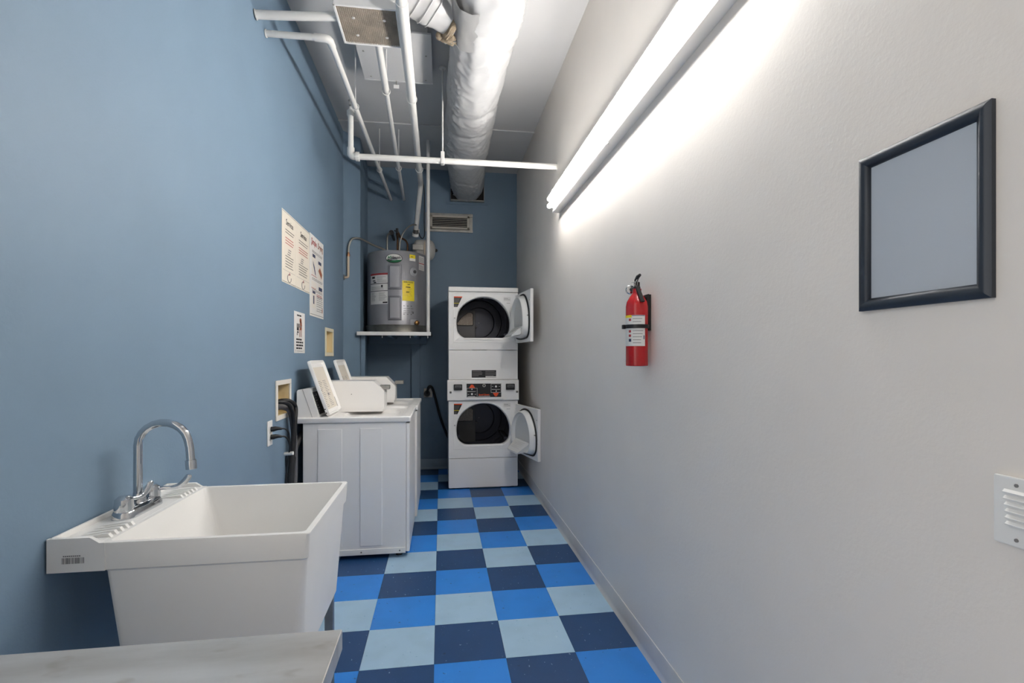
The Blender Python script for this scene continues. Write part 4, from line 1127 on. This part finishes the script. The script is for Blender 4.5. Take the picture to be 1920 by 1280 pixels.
# hoses from the near box down behind the washer
grp = 'black washer hoses behind the near washer'
for k, (yy, off, lab) in enumerate(((2.99, 0, 'black rubber washer hose, the nearer of the pair from the box'), (3.075, .03, 'black rubber washer hose, the farther of the pair from the box'))):
    r = root('washer_hose', (-.87, 3.05 + off, 0), lab, 'hose', grp)
    MB().tube(spline([(XL - .05, yy, 1.02), (XL - .01, yy, 1.030), (XL + .026, yy + .03, 1.022), (XL + .042, yy + .075, .985), (XL + .046, 3.10 + off, .90), (XL + .040, 3.10 + off, .78), (XL + .030, 3.085 + off, .60), (XL + .03, 3.09 + off, .40), (XL + .035, 3.13 + off, .25), (XL + .05, 3.26, .18)]), .0125, 12).build('hose', 'rubber', r)
    MB().tube([(XL - .06, yy, 1.02), (XL - .03, yy, 1.024)], .016, 8).build('hose_nut', 'brass', r)
r = root('drain_hose', (-.85, 3.2, .2), 'grey ribbed drain hose curving behind the near washer', 'hose')
MB().tube(spline([(XL - .06, 3.03, .985), (XL - .01, 3.06, .995), (XL + .025, 3.10, .965), (XL + .03, 3.15, .86), (XL + .028, 3.18, .74), (XL + .027, 3.19, .60), (XL + .028, 3.17, .45), (XL + .03, 3.19, .30), (XL + .04, 3.3, .2)]), .017, 12).build('hose', 'hosegrey', r)
r = root('washer_hose', (-.87, 3.22, .3), 'thick dark looped hose low behind the near washer', 'hose', grp)
MB().tube(spline([(XL + .04, 3.30, .80), (XL + .025, 3.22, .735), (XL + .020, 3.165, .64), (XL + .020, 3.14, .52), (XL + .022, 3.14, .38), (XL + .03, 3.2, .25)]), .018, 12).build('hose', 'rubber', r)
# outlet, plugs and cords
pl = left_plane(2.778, .812)
r = root('wall_outlet', (XL, 2.815, .812), 'white wall outlet plate with two black plugs beside the sink', 'outlet')
m = MB(); pl.slab(m, 0, 0, .074, .133, .0005, .006, .002); m.build('cover_plate', 'paper', r)
for b in (.046, .088):
    m = MB(); pl.slab(m, .020, b - .016, .054, b + .016, .005, .0085, .003); m.build('receptacle', 'paper', r)
for k, (b, lab) in enumerate(((.088, 'black power cord plugged into the upper outlet socket'), (.046, 'black power cord plugged into the lower outlet socket'))):
    z = .812 + b; y = 2.815
    r = root('power_cord', (XL + .03, y, .3), lab, 'cord', 'washer power cords')
    MB().tube([(XL + .009, y, z), (XL + .022, y + .003, z), (XL + .030, y + .006, z + .002), (XL + .046, y + .010, z + .002), (XL + .060, y + .016, z - .001)], [.0135, .0135, .0125, .009, .006], 10).build('plug', 'rubber', r)
    MB().tube(spline([(XL + .055, y + .015, z), (XL + .075, y + .025, z - .004), (XL + .088, y + .040, z - .03), (XL + .088, y + .06, .79 - .02 * k), (XL + .076 - .012 * k, y + .075, .73), (XL + .058, y + .088 + .02 * k, .60), (XL + .05, y + .095, .45), (XL + .05, y + .10 + .03 * k, .25), (XL + .06, y + .16, .06)]), .0045, 8).build('cord', 'rubber', r)
t_ = MB().tube([(XL + .058, 2.885, .752), (XL + .105, 2.878, .757)], .010, 10).build('cable_tie', 'paper'); tag(t_, 'white tie bundling the black cords below the outlet', 'cable tie')

# ------------------------------------------------------------------ things on the right wall
fr = root('wall_frame', (XR, .80, 1.385), 'charcoal snap frame holding a blank pale grey sheet on the grey wall', 'picture frame')
RP = Plane((XR, .926, 1.386), (0, -1, 0), (0, 0, 1)); W, H = .2535, .317
prof = [(0, 0), (0, .008), (.006, .013), (.014, .013), (.024, .006), (.025, .003), (.025, 0)]
def fr_pts(i, c): return [RP(i, i, c), RP(W - i, i, c), RP(W - i, H - i, c), RP(i, H - i, c)]
corner = [[RP(i, i, c + .0005) for i, c in prof], [RP(W - i, i, c + .0005) for i, c in prof], [RP(W - i, H - i, c + .0005) for i, c in prof], [RP(i, H - i, c + .0005) for i, c in prof]]
for k in range(4):
    MB().loft([corner[k], corner[(k + 1) % 4]]).build('frame_rail', 'frame', fr, 50)
m = MB(); RP.slab(m, .022, .022, W - .022, H - .022, .0005, .0032); m.build('blank_sheet', 'insert', fr)

# louvred cover plate
vg = root('louvre_plate', (XR, .60, 1.0), 'white louvred plate low on the grey wall at the right edge', 'vent cover')
VP = Plane((XR, .672, 1.0), (0, -1, 0), (0, 0, 1))
m = MB(); VP.slab(m, 0, 0, .17, .107, .0005, .007, .003); m.build('plate', 'plastic', vg)
for k in range(6):
    b = .081 - k * .0098
    m = MB(); m.loft([[VP(a, b, .0065), VP(a, b + .0062, .0065), VP(a, b + .0018, .0115), VP(a, b, .011)] for a in (.016 + .0012 * min(k, 3), .155)]); m.build('louvre', 'plastic', vg)
for a, b in ((.033, .095), (.033, .0115), (.14, .095), (.14, .0115)):
    m = MB(); m.tube([VP(a, b, .006), VP(a, b, .0085)], .0028, 10); m.build('screw', 'inkgrey', vg)

# fire extinguisher
EX, EY = .818, 1.995
ex = root('fire_extinguisher', (EX, EY, 1.25), 'small red fire extinguisher strapped to a black wall bracket', 'fire extinguisher')
er = .046
MB().lathe([(er - .006, 1.250), (er - .001, 1.252), (er, 1.258), (er, 1.500), (er - .004, 1.520), (er - .016, 1.541), (.021, 1.553), (.0185, 1.558), (.0185, 1.575), (.01, 1.576)], (EX, EY, 0), 'z', 36).build('cylinder', 'red', ex)
def ep(a, z, off=0): return Vector((EX - (er + off) * math.cos(a), EY + (er + off) * math.sin(a), z))   # a = 0 faces the room (-x), + towards the back of the room
def epatch(mb, a0, a1, z0, z1, off, n=8): return mb.grid([[ep(a1 + (a0 - a1) * i / n, z, off) for i in range(n + 1)] for z in (z0, z1)])
lb = epatch(MB(), -1.95, 1.1, 1.334, 1.462, .0008, 18).build('instruction_label', 'paper', ex)
epatch(MB(), -.72, 1.1, 1.452, 1.462, .0012).build('yellow_header', 'yellow', lb)
m = MB(); epatch(m, -1.9, -.75, 1.4585, 1.461, .0013); epatch(m, -1.88, -1.78, 1.362, 1.378, .0013)
rn = random.Random(6)
epatch(m, -.68, -.42, 1.352, 1.364, .0013)
m.build('dark_print', 'inknavy', lb)
m = MB()
for k in range(9):
    z = 1.346 + k * .0125
    if .0 < 1: epatch(m, rn.uniform(-1.75, -1.5), -.82, z, z + .0022, .0013)
m.build('fine_print', 'inkgrey', lb)
m = MB()
for z in (1.372, 1.390, 1.438): epatch(m, -.66, -.42, z, z + .010, .0013)
m.build('pictograms', 'inkred', lb)
MB().lathe([(er + .0012, 1.408), (er + .004, 1.4085), (er + .004, 1.4235), (er + .0012, 1.424)], (EX, EY, 0), 'z', 36, False).build('strap', 'black', ex)
MB().box(EX - .056, EX - .042, EY + .012, EY + .030, 1.407, 1.425, .002).build('strap_buckle', 'black', ex)
MB().box(.866, XR - .0005, EY - .014, EY + .024, 1.40, 1.552, .002).build('wall_bracket', 'black', ex)
MB().prism([(.866, 1.42), (.866, 1.554), (.846, 1.548), (.846, 1.541), (.858, 1.536), (.858, 1.42)], 'y', EY - .012, EY + .022).build('bracket_hook', 'black', ex)
hv = MB().lathe([(.015, 1.574), (.015, 1.583), (.0125, 1.586), (.0125, 1.603)], (EX, EY, 0), 'z', 16).build('valve', 'black', ex)
# carry handle slopes down the front, squeeze lever rises above
def bar(p0, p1, w, t, mb):
    p0, p1 = Vector(p0), Vector(p1); d = (p1 - p0); z = d.normalized(); s_ = Vector((z.y, -z.x, 0)).normalized(); n_ = z.cross(s_)
    r_ = lambda p, k: [p + s_ * w * k + n_ * t, p - s_ * w * k + n_ * t, p - s_ * w * k - n_ * t, p + s_ * w * k - n_ * t]
    return mb.loft([r_(p0, 1), r_(p1, 1)])
bar((EX - .004, EY - .006, 1.590), (EX + .004, EY - .052, 1.517), .0085, .004, MB()).bevel(.002, 2).build('carry_handle', 'black', ex)
m = MB()
pts = [(EX, EY + .004, 1.597), (EX - .003, EY + .000, 1.612), (EX + .001, EY - .008, 1.626), (EX + .004, EY - .024, 1.631)]
m.tube(pts, [.008, .0085, .0085, .006], 8); m.build('squeeze_lever', 'black', ex)
gg = MB().lathe([(.017, -.010), (.020, -.006), (.020, .004), (.016, .006), (.016, .004), (.001, .004)], (0, 0, 0), 'y', 24)
gg.xf(Matrix.Translation((EX - .008, EY + .052, 1.578)) @ Matrix.Rotation(math.radians(-14), 4, 'Z'))
gg.build('pressure_gauge', 'chrome', ex)
MB().tube([(EX - .004, EY + .012, 1.579), (EX - .008, EY + .046, 1.578)], .008, 10).build('nozzle', 'black', ex)
rp = [(EX - .018 + .000 * k, EY - .038 + .012 * math.cos(2 * PI * k / 20), 1.592 + .012 * math.sin(2 * PI * k / 20)) for k in range(21)]
MB().tube(rp, .0012, 6).build('pull_pin_ring', 'galv', ex)
MB().tube([(EX - .015, EY + .02, 1.604), (EX - .018, EY - .028, 1.600)], .0014, 6).build('pull_pin', 'galv', ex)
MB().tube([(EX - .014, EY - .006, 1.586), (EX - .02, EY - .03, 1.598), (EX - .022, EY - .056, 1.606)], .0011, 6).build('seal_tag', 'paper', ex)
